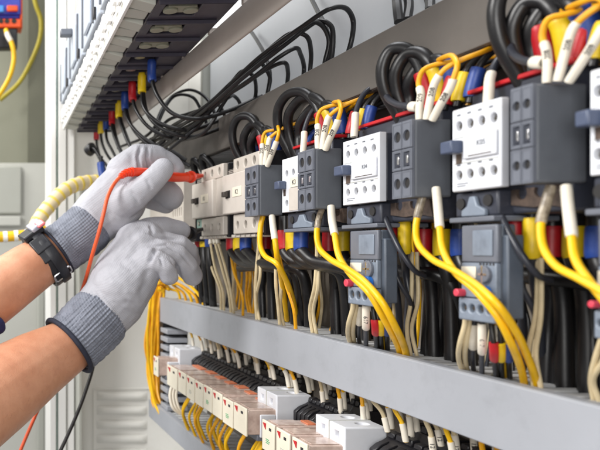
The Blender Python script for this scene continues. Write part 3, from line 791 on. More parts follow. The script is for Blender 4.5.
# cream and amber thin wires down into the duct
lst = []
for (ua, va, ub, m, Y, fer) in ((207, 236, 221, 'ccre', .385, 1), (210, 236, 224, 'ccre', .385, 1), (214, 236, 231, 'ccre', .382, 1), (217, 236, 234, 'ccre', .382, 1), (230, 238, 243, 'cora', .38, 0),
        (245, 250, 249, 'cora', .41, 0), (248, 250, 252, 'cora', .41, 0), (259, 238, 257, 'ccre', .37, 0), (258, 240, 260, 'ccre', .372, 0),
        (276, 255, 280, 'ccre', .375, 0), (278, 262, 284, 'ccre', .38, 0), (279, 252, 296, 'cora', .37, 0), (299, 262, 302, 'cora', .41, 0), (301, 262, 306, 'cora', .41, 0),
        (317, 250, 313, 'ccre', .372, 0), (318, 252, 317, 'ccre', .374, 0), (412, 262, 411, 'ccre', .385, 0), (417, 262, 417, 'ccre', .388, 0),
        (538, 265, 534, 'ccre', .378, 0), (541, 268, 541, 'ccre', .378, 0), (604, 330, 594, 'ccre', .38, 0), (606, 326, 600, 'ccre', .38, 0), (232, 250, 236, 'ccre', .40, 0)):
    ve = vend(ub, Y + .012)
    bow = R.uniform(-3, 3) * (ua + 30) / 400
    pts = PX([(ua, va - 10, Y), (ua, va, Y), ((ua * .6 + ub * .4) + bow, va + (ve - va) * .4, Y), (ub - bow * .7 - (2 if ub > ua + 6 else 4 * (ub + 30) / 400), va + (ve - va) * .72, Y + .006), (ub, ve, Y + .012)])
    lst.append(pts)
    wh = 'under the K1 contactor' if ua < 226 else 'under the K2 contactor' if ua < 275 else 'between K2 and K3 wiring' if ua < 310 else 'left of the middle overload relay' if ua < 340 else 'between the overload relays' if ua < 450 else 'right of the near overload relay' if ua < 590 else 'at the right edge'
    cable('control_wire', 'thin %s wire down into the duct %s' % ('cream' if m == 'ccre' else 'amber', wh), 'wire', pts, .0020 if ua < 400 else .0016, m, [('ferrule', 'ferr', .0036, .003, .03)] if fer else [],
          'thin %s wires down into the duct %s' % ('cream' if m == 'ccre' else 'amber', wh), 8)
# wires from the overload relay terminals
for gi, (ub, vb, s) in enumerate(((349, 304, 1.0), (460, 320, 1.29))):
    wh = ['middle', 'near'][gi]
    for k, (du, m, fe) in enumerate(((4, 'ccre', 0), (7, 'ccre', 0), (11, 'cgry', 1), (17, 'cgry', 2), (23, 'ferr', 0), (28, 'cyel', 1), (24, 'sred', 0), (31, 'syel', 0), (36, 'sblu', 0))):
        u = ub + du * s; Y = .358 + .004 * (k % 3)
        Ye = .388 + .005 * (k % 3); e = vend(u, Ye)
        b = (-5, -3, -1, 0, 8, 6, 3, 1, 2)[k] * s
        pts = PX([(u, vb - 8, Y - .004), (u, vb + 3, Y - .002), (u + b * .8, vb + (e - vb) * .45, Y), (u + b, vb + (e - vb) * .75, Y + .012), (u + b * (1.4 if k > 4 else .3), e + 2, Ye)])
        prt = []
        if fe == 1: prt = [('ferrule', 'ferr', .0030, .010, .030)]
        if fe == 2: prt = [('ferrule', 'ferr', (.0032, .0026)[gi], .009, .034)]
        if k >= 6: prt = [('sleeve', m, (.0034, .0030)[gi], .022, .042)]; bl_ = 1
        else: bl_ = 0
        cn = {'ccre': 'cream', 'cgry': 'black', 'ferr': 'white', 'cyel': 'yellow', 'sred': 'red sleeved', 'syel': 'yellow sleeved', 'sblu': 'blue sleeved'}[m]
        o, path, ch = cable('control_wire', '%s wire with white tag below the %s overload relay' % (('stubby ' if fe == 1 else '') + cn, wh) if fe else '%s wire leaving the bottom of the %s overload relay%s' % (cn, wh, ', outer one' if k == 0 else ''),
              'wire', pts, (.0021, .0017)[gi], 'cblk' if bl_ else m, prt, 'wires below the %s overload relay' % wh, 10)
        if fe == 2: ferrule_text(path, .022, (.0032, .0026)[gi], ch[0], '617', .85)

# thin wires standing close to the plate
for (d0, d1, wh, n_) in ((1.17, .98, 'below K1', 9), (.97, .84, 'below K2', 9), (.82, .70, 'below K3', 10), (.68, .60, 'left of the middle overload relay', 8), (.575, .505, 'between the overload relays', 9), (.47, .39, 'right of the near overload relay', 10)):
    for k in range(n_):
        d = d0 + (d1 - d0) * (k + R.random() * .8) / n_; Y = R.uniform(.420, .434)
        m = ('cblk', 'ccre', 'ccre', 'cblk', 'cora', 'cyel', 'cgry')[R.randrange(7)]; j = lambda a: R.uniform(-a, a)
        pts = [(-d + j(.012), Y - .012, .035), (-d + j(.008), Y - .004, .005), (-d + j(.007), Y, -.03), (-d + j(.006), Y, -.065), (-d + j(.004), Y - .004, -.1)]
        cn = {'cblk': 'black', 'ccre': 'cream', 'cora': 'amber', 'cgry': 'slate', 'cyel': 'yellow'}[m]
        cable('control_wire', 'thin %s wire close to the back plate %s' % (cn, wh), 'wire', pts, .0018 if d > .6 else .0014, m, [], 'thin %s wires close to the back plate %s' % (cn, wh), 7)
for gi, dref in enumerate((.90, .77, .585, .455)):
    for k in range(7):
        d = dref + .03 - .012 * k; j = lambda a: R.uniform(-a, a); m = ('cblk', 'sblu', 'cblk', 'cblk', 'cgry', 'cora', 'cblk')[k]
        pts = [(-d + j(.01), .385 + j(.006), .10), (-d + j(.01), .384 + j(.008), .118), (-d + .012 + j(.01), .388 + j(.006), .132), (-d + .03 + j(.01), .400, .142), (-d + .04, .415, .150)]
        cn = {'cblk': 'black', 'sblu': 'dark blue', 'cora': 'amber', 'cgry': 'slate'}[m]
        cable('control_wire', 'tangled %s wire in the dark gap above the %s' % (cn, ORD[gi]), 'wire', pts, .0030 if m != 'cora' else .0018, m, [], 'tangled %s wires above the %s' % (cn, ORD[gi]), 8)

# ------------------------------------------------------------------ black wires from the upper breakers
p = .0667
cols = ['sblu', 'syel', 'sred']
tips = [(152, 63, 78, 'sblu'), (142, 76, 91, 'syel'), (132.5, 85, 97, 'sred'), (125, 95, 107, 'sblu'), (119, 104, 116, 'syel'), (112, 112, 121, 'sred'), (106, 120, 129, 'sblu'), (101, 124, 136, 'syel'), (96.5, 131, 141, 'sred')]
mids = [[(157, 95), (172, 113), (195, 119), (225, 112), (262, 96)], [(144, 108), (158, 122), (185, 130), (215, 122), (250, 105)], [(137, 112), (150, 128), (170, 137), (200, 128), (238, 112)],
        [(128, 120), (138, 133), (152, 143), (170, 150), (186, 160)], [(123, 130), (130, 146), (140, 158), (150, 170), (160, 185)], [(113, 132), (118, 146), (124, 158), (132, 170), (140, 185)],
        [(107, 140), (112, 150), (117, 160), (122, 172), (126, 190)], [(103, 146), (108, 156), (114, 164), (118, 176), (122, 190)], [(98, 150), (101, 158), (107, 166), (112, 178), (118, 190)]]
wn = {'sblu': 'blue', 'syel': 'yellow', 'sred': 'red'}
brn = ['nearest wired', 'middle wired', 'farthest wired']
for i, ((u, va, vb, m), md) in enumerate(zip(tips, mids)):
    d = ZB * F / (V0 - va) + .0 ; Y = (u + 30) * d / F
    pts = [WD(u, va - 3, d), WD(u, vb, d)]
    dd = [1.02, 1.05, 1.08, 1.1, 1.12][:len(md)] if i < 3 else [d * .99, d * .98, d * .97, d * .96, d * .95]
    for (a, b), q in zip(md, ([d * .99, d * .98, d * .98, d * .99, d * 1.0] if i < 3 else dd)): pts.append(WD(a, b, q))
    for j in range(2 if i in (3, 4, 5, 1) else 1):
        q = [x + Vector((0, .006 * j * (0 if n_ < 2 else 1), -.010 * j * (0 if n_ < 2 else 1))) for n_, x in enumerate(pts)]
        if j: q[0] = q[0] + Vector((0, .002, 0)); q[1] = q[1] + Vector((0, .002, 0))
        cable('control_wire', 'black wire with %s ferrule from the %s upper breaker%s' % (wn[m], brn[i // 3], ', doubled strand' if j else ''), 'wire', q, .0029, 'cblk',
              [('ferrule', m, .0062, 0, .030 if i < 6 else .026)] if j == 0 else [], 'black wires hanging from the upper breakers', 10)
# bundle crossing to the right, each looping down into the upper duct
loops = [
    [(128, 150), (165, 128), (205, 108), (232, 84), (262, 58), (300, 30), (328, 10), (343, 8), (353, 20), (352, 38), (345, 55)],
    [(126, 158), (168, 133), (208, 110), (238, 84), (268, 58), (295, 36), (314, 21), (325, 24), (329, 40), (325, 62), (322, 70)],
    [(132, 152), (170, 130), (206, 107), (232, 82), (258, 60), (280, 40), (293, 32), (304, 36), (311, 52), (310, 72), (309, 82)],
    [(140, 156), (172, 136), (204, 116), (230, 92), (258, 72), (276, 58), (292, 50), (300, 56), (304, 68), (303, 80), (302, 86)],
    [(136, 160), (170, 138), (200, 117), (222, 96), (244, 76), (258, 62), (266, 66), (270, 78), (268, 92), (266, 100)],
    [(140, 162), (166, 144), (194, 124), (214, 104), (234, 84), (245, 70), (252, 74), (256, 90), (254, 104), (253, 110)],
    [(146, 150), (168, 126), (190, 116), (210, 106), (226, 96), (234, 96), (240, 104), (239, 114)],
    [(150, 155), (172, 134), (188, 124), (203, 112), (214, 104), (221, 108), (225, 118), (224, 124)],
    [(118, 148), (150, 126), (162, 108), (176, 97), (192, 92), (206, 98), (214, 112), (216, 126)],
    [(150, 160), (164, 118), (176, 100), (192, 99), (200, 108), (206, 122), (206, 132)],
    [(134, 150), (158, 143), (182, 140), (204, 128), (222, 104), (246, 74), (276, 50), (300, 34), (318, 22), (331, 26), (333, 44), (329, 66)],
    [(158, 160), (176, 140), (200, 122), (220, 102), (248, 84), (268, 70), (281, 64), (288, 72), (287, 86), (286, 94)],
]
for i, lp in enumerate(loops):
    pts = []
    n_ = len(lp)
    for j, (u, v) in enumerate(lp):
        f = j / (n_ - 1)
        Y = .30 + .105 * min(1, f * 1.25) + .004 * math.sin(i * 2.1 + j)
        if j >= n_ - 1: Y = .405; v += 8
        if 0 < j < n_ - 3: v += 5 * math.sin(i * 1.7 + j * .9) * (1 - f); u += 3 * math.cos(i * 2.3 + j)
        pts.append(W(u, v, Y))
    cable('control_wire', 'black wire arching over the dark duct, %s' % ['tallest arch, farthest right', 'second tall arch from the right', 'third arch from the right', 'low arch under the third', 'arch in the middle of the row',
          'arch left of the middle', 'low arch near the left end', 'small leftmost arch', 'loop above the glove knuckles', 'inner loop above the glove knuckles', 'twin strand beside the second tall arch', 'short inner arch in the middle'][i],
          'wire', pts, .0026, 'cblk', [], 'black wires arching over the upper duct', 10)
# two slim wires from above and black cables at the top edge
for i, pp in enumerate(([(250, 30, .43), (258, 42, .42), (266, 58, .41), (270, 76, .405), (267, 96, .405)],
                        [(309, -6, .43), (317, 10, .42), (326, 28, .41), (330, 46, .405), (327, 66, .405)],
                        [(396, -12, .42), (397, 5, .41), (399, 22, .405)], [(405, -12, .43), (409, 5, .42), (407, 20, .41)], [(425, -14, .42), (430, 2, .41), (430, 10, .405)])):
    cable('control_wire', 'slim black wire from above, %s' % ['above the K2 contactor', 'left of the tallest arch', 'left of a pair at the top edge', 'right of a pair at the top edge', 'rightmost at the top edge'][i],
          'wire', PX(pp), .0026 if i < 2 else .0042, 'cblk', [], 'wires from above the upper duct', 8)
# limp black plug end near the breakers
cable('control_wire', 'short black wire end with a blunt plug left of the glove', 'wire', [WD(88, 152, 1.42), WD(93, 148, 1.41), WD(100, 158, 1.4), (WD(106, 176, 1.38))], .004, 'cblk', [('plug', 'black', .012, 0, .014)])
cable('control_wire', 'dark wire with a blue end hanging behind the glove', 'wire', [WD(101, 156, 1.36), WD(101, 165, 1.36), WD(103, 176, 1.35), (WD(108, 190, 1.34))], .004, 'cblk', [('ferrule', 'sblu', .0075, .012, .045)])

# ------------------------------------------------------------------ yellow bundle at the left end
for k in range(20):
    a = R.uniform(0, 1)
    u = 148 + 14 * a; d = 1.375 + R.uniform(-.02, .04)
    top = [WD(162 + R.uniform(-6, 14), 288 + R.uniform(-6, 4), 1.34), WD(u + 4, 282 + R.uniform(-2, 6), d)] if k % 2 else [WD(u + 3, 276 + R.uniform(0, 6), d)]
    pts = top + [WD(u + R.uniform(-2, 2), 310, d), WD(u + R.uniform(-2.5, 1.5) - (6 if k == 3 else 0), 345, d), WD(u + R.uniform(-2, 2), 378, d), WD(u + R.uniform(2, 10), 402, d - .02), WD(u + R.uniform(8, 20), 414, d - .04)]
    cable('control_wire', 'yellow wire in the upright bundle at the left end of the ducts', 'wire', pts, .0026, 'cyel' if k % 3 else 'cora', [], 'yellow wires of the upright bundle', 8)
for k in range(5):   # strays under the glove
    u = 160 + 8 * k
    pts = [W(157 + 2 * k, 272 + R.uniform(-3, 3), .372), W(162 + 4 * k, 280 + R.uniform(-3, 3), .378), W(170 + 5 * k, 284 + R.uniform(0, 5), .388), W(178 + 6 * k, 292 + 2 * k, .400), W(181 + 6 * k, 306 + 2 * k, .405)]
    cable('control_wire', 'loose yellow wire emerging under the lower glove', 'wire', pts, .0026, ('cyel', 'cora')[k % 2], [], 'loose yellow wires under the lower glove', 8)

# ------------------------------------------------------------------ relay row
YR = .33
def relay(u, label, w=.030, iso=False):
    d = DU(u, YR); xl = -d; xr = xl + w
    YR_ = YR; zt = -.1905 + R.uniform(-.0009, .0009); zb = zt - .0335
    t = thing('relay', label, 'relay', (xl + w / 2, .39, zb), 'plug in relays in a row')
    obj('cap', B((xl + .001, xr - .001, YR + .0026, YR + .058, zb + .002, zt - .0012)), 'clear', t, .0015, 3)
    obj('coil', B((xl + .007, xr - .007, YR + .040, YR + .040 + R.uniform(.009, .015), zt - .0011, zt + .0004)), 'coil', t, .0004)
    obj('cap_rim', B((xl + .003, xr - .003, YR + .006, YR + .034, zt - .0011, zt - .0002)), 'clear', t, .0004)
    o = obj('face_plate', B((xl, xr, YR, YR + .0024, zb, zt)), 'rface', t, .0008)
    bm = bmesh.new(); prism(bm, [(xl + w * .12, zt - .003), (xl + w * .36, zt - .0025), (xl + w * .33, zt - .0095)], YR - .0008, YR - .0001); obj('flag', bm, 'red', t)
    bm = B((xl + w * .62, xl + w * .78, YR - .0005, YR + .0001, zt - .0085, zt - .0055)); obj('indicator', bm, 'ink', t)
    if R.random() < .55: bm = B(*[(xl + w * .35, xl + w * (.60 + .06 * (j % 2)), YR - .0004, YR - .00005, zt - .020 - .002 * j, zt - .0192 - .002 * j) for j in range(3)]); obj('fine_print', bm, ('green', 'fargrey')[R.random() < .4], t)
    obj('foot', B((xl + .002, xr - .002, YR + .014, YR + .056, zb - .006, zb + .0018)), 'slatel', t, .001)
us = [167, 178, 186.5, 195, 203.5, 212.5, 222.5, 233.5]
ul = ['first relay after the pale end module', 'second relay from the left end', 'third relay from the left end', 'fourth relay from the left end', 'fifth relay from the left end', 'sixth relay from the left end', 'relay left of the cleanest white-faced one', 'whiter relay just left of the pale breaker module']
ds = [DU(u, YR) for u in us]
for i, u in enumerate(us):
    nx = ds[i + 1] if i < 7 else ds[i] - .044
    relay(u, ul[i], (ds[i] - nx) * .90)
for i, (u, l) in enumerate(((262, 'relay right of the pale breaker module'), (276, 'second relay right of the pale breaker module'), (292, 'nearest relay at the bottom edge'))):
    relay(u, l, .031)
relay(153.5, 'lone small relay face by the yellow wire bundle', .028)
# sockets
def socket(xl, w, label):
    t = thing('relay_socket', label, 'relay socket', (xl + w / 2, PY, -.24), 'black relay sockets in a row')
    bm = bmesh.new()
    prismx(bm, [(.3885, -.235), (.3885, -.196), (.392, -.187), (.402, -.1795), (.420, -.1795), (.424, -.172), (.438, -.172), (.438, -.235)], xl, xl + w - .0006)
    obj('base', bm, 'black', t, .0008)
    n = 3
    bm = bmesh.new(); bt = bmesh.new()
    for k in range(n):
        x = xl + w * (k + .5) / n; h_ = R.uniform(-.001, .001)
        prismx(bm, [(.3835, -.205), (.3835, -.190 + h_), (.3895, -.185 + h_), (.398, -.1815), (.398, -.190), (.3888, -.199)], x - w * .11, x + w * .11)
        prismx(bm, [(.401, -.1793), (.402, -.1745 + h_), (.409, -.1735 + h_), (.4115, -.1793)], x - w * .13, x + w * .13)
        prismx(bm, [(.4245, -.1719), (.4255, -.1660 + h_), (.4365, -.1660 + h_), (.4370, -.1719)], x - w * .12, x + w * .10)
    pieces('terminal_block', bm, 'black', t, .0006, 1)
    bm = bmesh.new()
    for k in range(n):
        x = xl + w * (k + .5) / n
        cyl(bm, (x, .4165, -.1788), (0, 0, 1), w * .05, .0014, 12)
    pieces('screw', bm, 'dmetal', t)
k = 0
x = -1.215
ORDN = ['first', 'second', 'third', 'fourth', 'fifth', 'sixth', 'seventh', 'eighth', 'ninth', 'tenth']
i = 0
while x < -.895:
    socket(x, .040, '%s black relay socket counted from the left end of the row' % ORDN[i]); x += .040; i += 1
x = -.832
i = 0
while x < -.745: socket(x, .029, '%s black relay socket between the two pale breaker modules' % ['left', 'middle', 'right'][i]); x += .029; i += 1
x = -.675
i = 0
while x < -.50: socket(x, .040, '%s black relay socket right of the bottom breaker module' % ORDN[i]); x += .040; i += 1
# pale modular breakers
def module(d0, d1, label):
    x0, x1 = -d0, -d1; w = x1 - x0
    t = thing('breaker_module', label, 'breaker module', ((x0 + x1) / 2, PY, -.25), 'pale breaker modules among the relays')
    o = obj('case', B((x0, x1, .366, .408, -.232, -.1735)), 'white', t, .0018, 3)
    hs = [(x0 + w * .27, -.184), (x0 + w * .73, -.184)]
    bm = bmesh.new()
    for xx, z in hs: box(bm, xx - w * .07, xx + w * .07, .36, .372, z - .0035, z + .0035)
    for xx, z in hs: cyl(bm, (xx, .392, -.173), (0, 0, 1), w * .10, .008)
    cut(o, bm)
    obj('seam', B((x0 + w * .49, x0 + w * .51, .3655, .4081, -.231, -.17325)), 'fargrey', t)
    o = obj('step', B((x0 + .001, x1 - .001, .347, .3658, -.225, -.197)), 'white', t, .0015, 3)
    bm = bmesh.new(); box(bm, x0 + w * .60, x0 + w * .76, .33, .352, -.214, -.207)
    cut(o, bm)
    obj('toggle', B((x0 + w * .18, x0 + w * .42, .342, .3468, -.214, -.206)), 'white', t, .001)
module(1.285, 1.225, 'pale breaker module at the left end of the sockets')
module(.892, .836, 'pale breaker module in the middle of the relay row')
module(.742, .684, 'pale breaker module at the bottom edge of the picture')
# ferruled drops from duct to sockets
k = 0; d = 1.27
while d > .43:
    kind = k % 3
    Y = (.402, .428, .415)[k % 3] + R.uniform(-.004, .004)
    zz = -.178 + R.uniform(0, .006) + (.002 if Y > .42 else 0)
    dx = R.uniform(-.022, .016)
    pts = [(-d + dx, Y - .006, -.130), (-d + dx * .7, Y - .008, -.145), (-d + dx * .2, Y - .003, zz + .018), (-d, Y, zz)]
    m = 'cyel' if R.random() < .5 else ('cora' if R.random() < .4 else 'ccre')
    fl = R.uniform(.014, .024)
    dep = 'far left part' if d > 1.0 else 'middle part' if d > .7 else 'near right part'
    o, path, ch = cable('control_wire', '%s wire with white ferrule dropping from duct to sockets, %s' % ({'cyel': 'yellow', 'cora': 'amber', 'ccre': 'cream'}[m], dep), 'wire', pts, .0019, m,
          [('ferrule', 'ferr', .0027, -fl, -.0005)], 'ferruled wires dropping to the sockets, %s' % dep, 8)
    if d < .62: ferrule_text(path, sum((path[i] - path[i - 1]).length for i in range(1, len(path))) - fl * .5, .0027, ch[0], '12')
    d -= R.uniform(.007, .024) * (1 if d > .8 else .85); k += 1
# yellow wires from under the relays down to the lowest duct
d = 1.16; k = 0
while d > .60:
    Y = .352 + R.uniform(-.004, .02); x = -d
    sw_ = R.uniform(-.012, .012)
    pts = [(x, Y + .012, -.228), (x + .002, Y + .004, -.242), (x - .004 + sw_ * .3, Y - .004, -.265), (x - .010 + sw_, Y + .004, -.288), (x - .014 + sw_, Y + .014, -.308)]
    cable('control_wire', 'yellow wire hanging from the relays into the lowest duct', 'wire', pts, .0021, 'cyel' if R.random() < .6 else 'cora', [], 'yellow wires hanging under the relays', 8)
    d -= R.uniform(.009, .019); k += 1
for k in range(3):
    pts = [WD(172 + 3 * k, 385, 1.2), WD(170 + 3 * k, 396, 1.19), WD(173 + 3 * k, 408, 1.18), WD(180 + 2 * k, 414, 1.18)]
    cable('control_wire', 'white wire curling below the first relay', 'wire', pts, .0026, 'ferr', [], 'white wires below the first relay', 8)

# ------------------------------------------------------------------ left background
cable('cable_conduit', 'cream conduit with yellow stripes bending behind the wrist', 'conduit', [WD(132, 186, 1.42), WD(105, 182, 1.4), WD(82, 183, 1.38), (WD(64, 191, 1.36)), WD(51, 204, 1.35), WD(40, 218, 1.34), WD(33, 232, 1.33), WD(28, 252, 1.32)], .0135, 'conduit', [], None, 20)
cd = bpy.data.objects['cable_conduit']
path = spline([WD(132, 186, 1.42), WD(105, 182, 1.4), WD(82, 183, 1.38), (WD(64, 191, 1.36)), WD(51, 204, 1.35), WD(40, 218, 1.34), WD(33, 232, 1.33), WD(28, 252, 1.32)])
s = .01
ystr = mat('pale yellow stripe', (244, 216, 96), .5, .05)
while s < .27:
    bm = bmesh.new(); tube(bm, sub(path, s, s + .005), .0142, 20); obj('stripe', bm, ystr, cd); s += .018
o, path, _ = cable('cable_conduit', 'bright yellow and white conduit at the left edge', 'conduit', [WD(-40, 236, 1.4), WD(0, 237, 1.4), WD(15, 236, 1.4), WD(32, 234, 1.4), WD(44, 230, 1.42)], .0105, 'cyel', [], None, 16)
s = .02
while s < .15:
    bm = bmesh.new(); tube(bm, sub(path, s, s + .009), .0112, 16); obj('stripe', bm, 'post', o); s += .022
# the neighbouring cabinet, out of focus
nb = thing('neighbouring_cabinet', 'blurred olive and pale cabinet panels far left', 'cabinet', (-2.4, .1, -1.2))
def PB(u0, u1, v0, v1, d, th=.01):
    return (-d - th, -d, (u0 + 30) * d / F, (u1 + 30) * d / F, (V0 - v1) * d / F, (V0 - v0) * d / F)
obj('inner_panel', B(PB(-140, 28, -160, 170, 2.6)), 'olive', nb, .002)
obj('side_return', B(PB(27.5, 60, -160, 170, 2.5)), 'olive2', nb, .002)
obj('lower_panel', B(PB(-140, 62, 163, 700, 2.3)), 'farwall', nb, .002)
obj('cover_plate', B(PB(-60, 22, 166, 214, 2.28, .015)), 'fargrey', nb, .006)
obj('cover_lip', B(PB(-60, 21, 216, 226, 2.27, .02)), 'farwall', nb, .004)
obj('lower_seam', B(PB(38, 44, 290, 700, 2.28, .01)), 'fargrey', nb, .002)
dv = thing('terminal_module', 'blurred orange and blue module in the top left corner', 'module', (-2.2, .05, .6))
obj('case', B(PB(-40, 21.5, 18.5, 27.5, 2.2, .06)), 'orange', dv, .004)
obj('upper_case', B(PB(-40, 21, -60, 14.5, 2.21, .06), PB(-40, 20, 14.8, 18.2, 2.22, .05)), 'ublue', dv, .004)
obj('button', B(PB(7, 18, 5, 11, 2.195, .01)), 'orange', dv, .003)
obj('lamp_window', B(PB(-4, 4, 5, 12, 2.195, .01)), mat('light blue lens', (70, 150, 230), .3, .02), dv, .003)
obj('side_case', B(PB(20.2, 22.5, -60, 28, 2.215, .06)), 'orange', dv, .003)
obj('base', B(PB(-40, 17.5, 28, 48, 2.205, .04)), 'black', dv, .004)
bm = bmesh.new()
for u in (1, 7, 14): cyl(bm, WD(u, 21, 2.199), (1, 0, 0), .0075, .004)
pieces('bore', bm, 'hole', dv)
cable('patch_cable', 'bright yellow cable with pale ferrule hanging from the orange module', 'cable', [WD(6, 30, 2.18), WD(8, 36, 2.16), WD(12, 44, 2.15), WD(14, 58, 2.15), WD(10, 76, 2.15), WD(0, 94, 2.15), WD(-14, 112, 2.15)], .0075, 'cyel', [('ferrule', 'ferr', .0085, .02, .055)])
cable('patch_cable', 'faint olive yellow cable curving down beside the bright post', 'cable', [WD(32, -14, 2.45), WD(36, 5, 2.45), WD(41, 20, 2.45), WD(40, 38, 2.45), WD(30, 64, 2.45), WD(18, 84, 2.45), WD(0, 100, 2.45)], .008, mat('dull yellow sheath', (176, 160, 40), .5, .05))
o = obj('wall', B((-3.3, -3.28, -3, 3, -2.2, 2.6)), 'room'); o['kind'] = 'structure'

# ------------------------------------------------------------------ person: forearms and gloves
def capsule(bm, a, ra, b, rb, sub_=2):
    t = bmesh.new()
    bmesh.ops.create_icosphere(t, subdivisions=sub_, radius=ra, matrix=Matrix.Translation(a))
    bmesh.ops.create_icosphere(t, subdivisions=sub_, radius=rb, matrix=Matrix.Translation(b))
    r = bmesh.ops.convex_hull(t, input=t.verts)
    bmesh.ops.delete(t, geom=[v for v in t.verts if not v.link_faces], context='VERTS')
    me = bpy.data.meshes.new('x'); t.to_mesh(me); t.free(); bm.from_mesh(me); bpy.data.meshes.remove(me)
def chain(bm, pts, sub_=3):     # pts: (u, v, d, r in pixels at that distance)
    q = [(WD(u, v, d), r * d / F) for (u, v, d, r) in pts]
    for (a, ra), (b, rb) in zip(q, q[1:]): capsule(bm, a, ra, b, rb, sub_)
def remesh(bm, vox, it, creases=(), lumps=0.0, seed=0):
    me = bpy.data.meshes.new('h'); bm.to_mesh(me); bm.free()
    o = bpy.data.objects.new('h', me); C.objects.link(o)
    md = o.modifiers.new('r', 'REMESH'); md.mode = 'VOXEL'; md.voxel_size = vox; md.adaptivity = 0
    s_ = o.modifiers.new('s', 'SMOOTH'); s_.factor = .5; s_.iterations = it
    new = evalmesh(o); bpy.data.objects.remove(o); bpy.data.meshes.remove(me)
    b = bmesh.new(); b.from_mesh(new); bpy.data.meshes.remove(new)
    b.normal_update()
    cr = []
    for (p, w, dep) in creases:
        cr.append(([Vector(x) for x in p], w, dep))
    mv = []
    for v in b.verts:
        n = v.normal; dsp = 0
        if lumps:
            dsp += lumps * (noise.noise(v.co * 38 + Vector((seed, 0, 0))) + .5 * noise.noise(v.co * 90))
        if n.x > -.15 and cr:
            d_ = -v.co.x; q = Vector((U0 + F * v.co.y / d_, V0 - F * v.co.z / d_)); px = d_ / F
            for p, w, dep in cr:
                best = 99; end = 1
                for i_, (a, c) in enumerate(zip(p, p[1:])):
                    ab = c - a; t = max(0, min(1, (q - a).dot(ab) / ab.length_squared))
                    L = (q - a - ab * t).length * px
                    if L < best:
                        best = L; g = (i_ + t) / (len(p) - 1); end = min(1, 4 * min(g, 1 - g) + .15)
                if best < 3.5 * w:
                    x = best / w
                    dsp += end * (-dep * math.exp(-x * x) + dep * .18 * math.exp(-((x - 2.1) ** 2)))
        mv.append((v, n * dsp))
    for v, dv_ in mv: v.co += dv_
    return b
def near(u, v, d, r): return WD(u, v, d - r * d / F)

person = None
bm = bmesh.new()
chain(bm, [(66, 244, .995, 20), (48, 257, .99, 24), (25, 272, .97, 27), (0, 290, .95, 29.5), (-60, 331, .90, 36), (-110, 366, .85, 42)])
arm1 = remesh(bm, .003, 6)
bm = bmesh.new()
chain(bm, [(82, 335, .938, 24), (66, 347.5, .9305, 27.5), (35, 366, .895, 34.5), (0, 390, .85, 42), (-60, 430, .78, 52), (-110, 464, .72, 60)])
arm2 = remesh(bm, .003, 6)
me = bpy.data.meshes.new('x'); arm2.to_mesh(me); arm2.free(); arm1.from_mesh(me)
person = obj('person', arm1, 'skin', origin=WD(-60, 380, .85))
tag(person, 'person reaching in from the left with two gloved hands holding test probes', 'person')

hp = []
pm = person.data; off = person.location
idx = [p for p in pm.polygons if p.normal.x > .05]
bm = bmesh.new()
for k in range(230):
    p = idx[R.randrange(len(idx))]; c = off + p.center; n = p.normal
    if R.random() > .45 + .55 * max(0, n.z): continue
    t = Vector((-.25, -.55, -.35)) + Vector((R.uniform(-.3, .3),) * 1 + (R.uniform(-.3, .3), R.uniform(-.3, .3)))
    t = (t - n * t.dot(n)).normalized(); L = R.uniform(.004, .009)
    tube(bm, [c, c + n * .0009 + t * L * .4, c + n * .0010 + t * L], .00005, 3, cap=False)
hr = obj('arm_hair', bm, mat('fine brown hair', (120, 84, 62), .5, .1), person); hr['kind'] = 'stuff'
# upper glove
def cr(l, w, dep): return ([(u, v) for (u, v, d) in l], w, dep)   # a fold line seen from the row's near end
bm = bmesh.new()
chain(bm, [(76, 238, .995, 22), (86, 229, .995, 24.3), (100, 215, 1.0, 27.5), (116, 198, 1.0, 27), (126, 182, 1.0, 22), (130, 168, 1.0, 18)])
chain(bm, [(112, 212, .995, 26), (125, 205, .99, 20), (133, 196, .985, 16)])
chain(bm, [(124, 172, 1.0, 18), (138, 159, 1.0, 15.5), (156, 158, 1.005, 13), (170, 166, 1.01, 12), (173, 170, 1.01, 11.5)])      # index
chain(bm, [(120, 205, .975, 17), (134, 196, .955, 15), (149, 184, .940, 12.5), (160, 173, .935, 11.5), (163, 169, .935, 10.8)])   # thumb
upper = remesh(bm, .0014, 4, [
    cr([(141, 146, .985), (138, 156, .972), (140, 172, .968)], .0022, .0040), cr([(148, 147, .985), (147, 158, .98), (150, 170, .985)], .0020, .0030),
    cr([(132, 152, .985), (131, 166, .974)], .0045, .0016), cr([(118, 178, .968), (130, 184, .963)], .003, .0012),
    cr([(122, 190, .965), (134, 180, .955), (148, 170, .94)], .003, .0020), cr([(80, 205, .99), (95, 222, .965), (108, 236, .965)], .0028, .0024),
    cr([(130, 190, .955), (140, 205, .95)], .003, .0016), cr([(152, 190, .925), (146, 178, .925)], .0025, .0014)], .0011, 1)
g1 = obj('glove', upper, 'glove', person)
g1['label'] = 'upper pale grey glove pinching the orange probe'
bm = bmesh.new()
chain(bm, [(140, 178, 1.03, 13), (156, 184, 1.035, 13.5), (170, 196, 1.04, 12.5), (171, 198, 1.04, 12)])
chain(bm, [(132, 190, 1.05, 12), (150, 198, 1.055, 11), (166, 204, 1.06, 9.5)])
chain(bm, [(126, 190, 1.01, 16), (140, 180, 1.02, 13)])
fb = remesh(bm, .0016, 4, [cr([(160, 176, 1.02), (154, 192, 1.02)], .003, .002)], .0008, 4)
obj('glove_finger', fb, 'glove', g1)
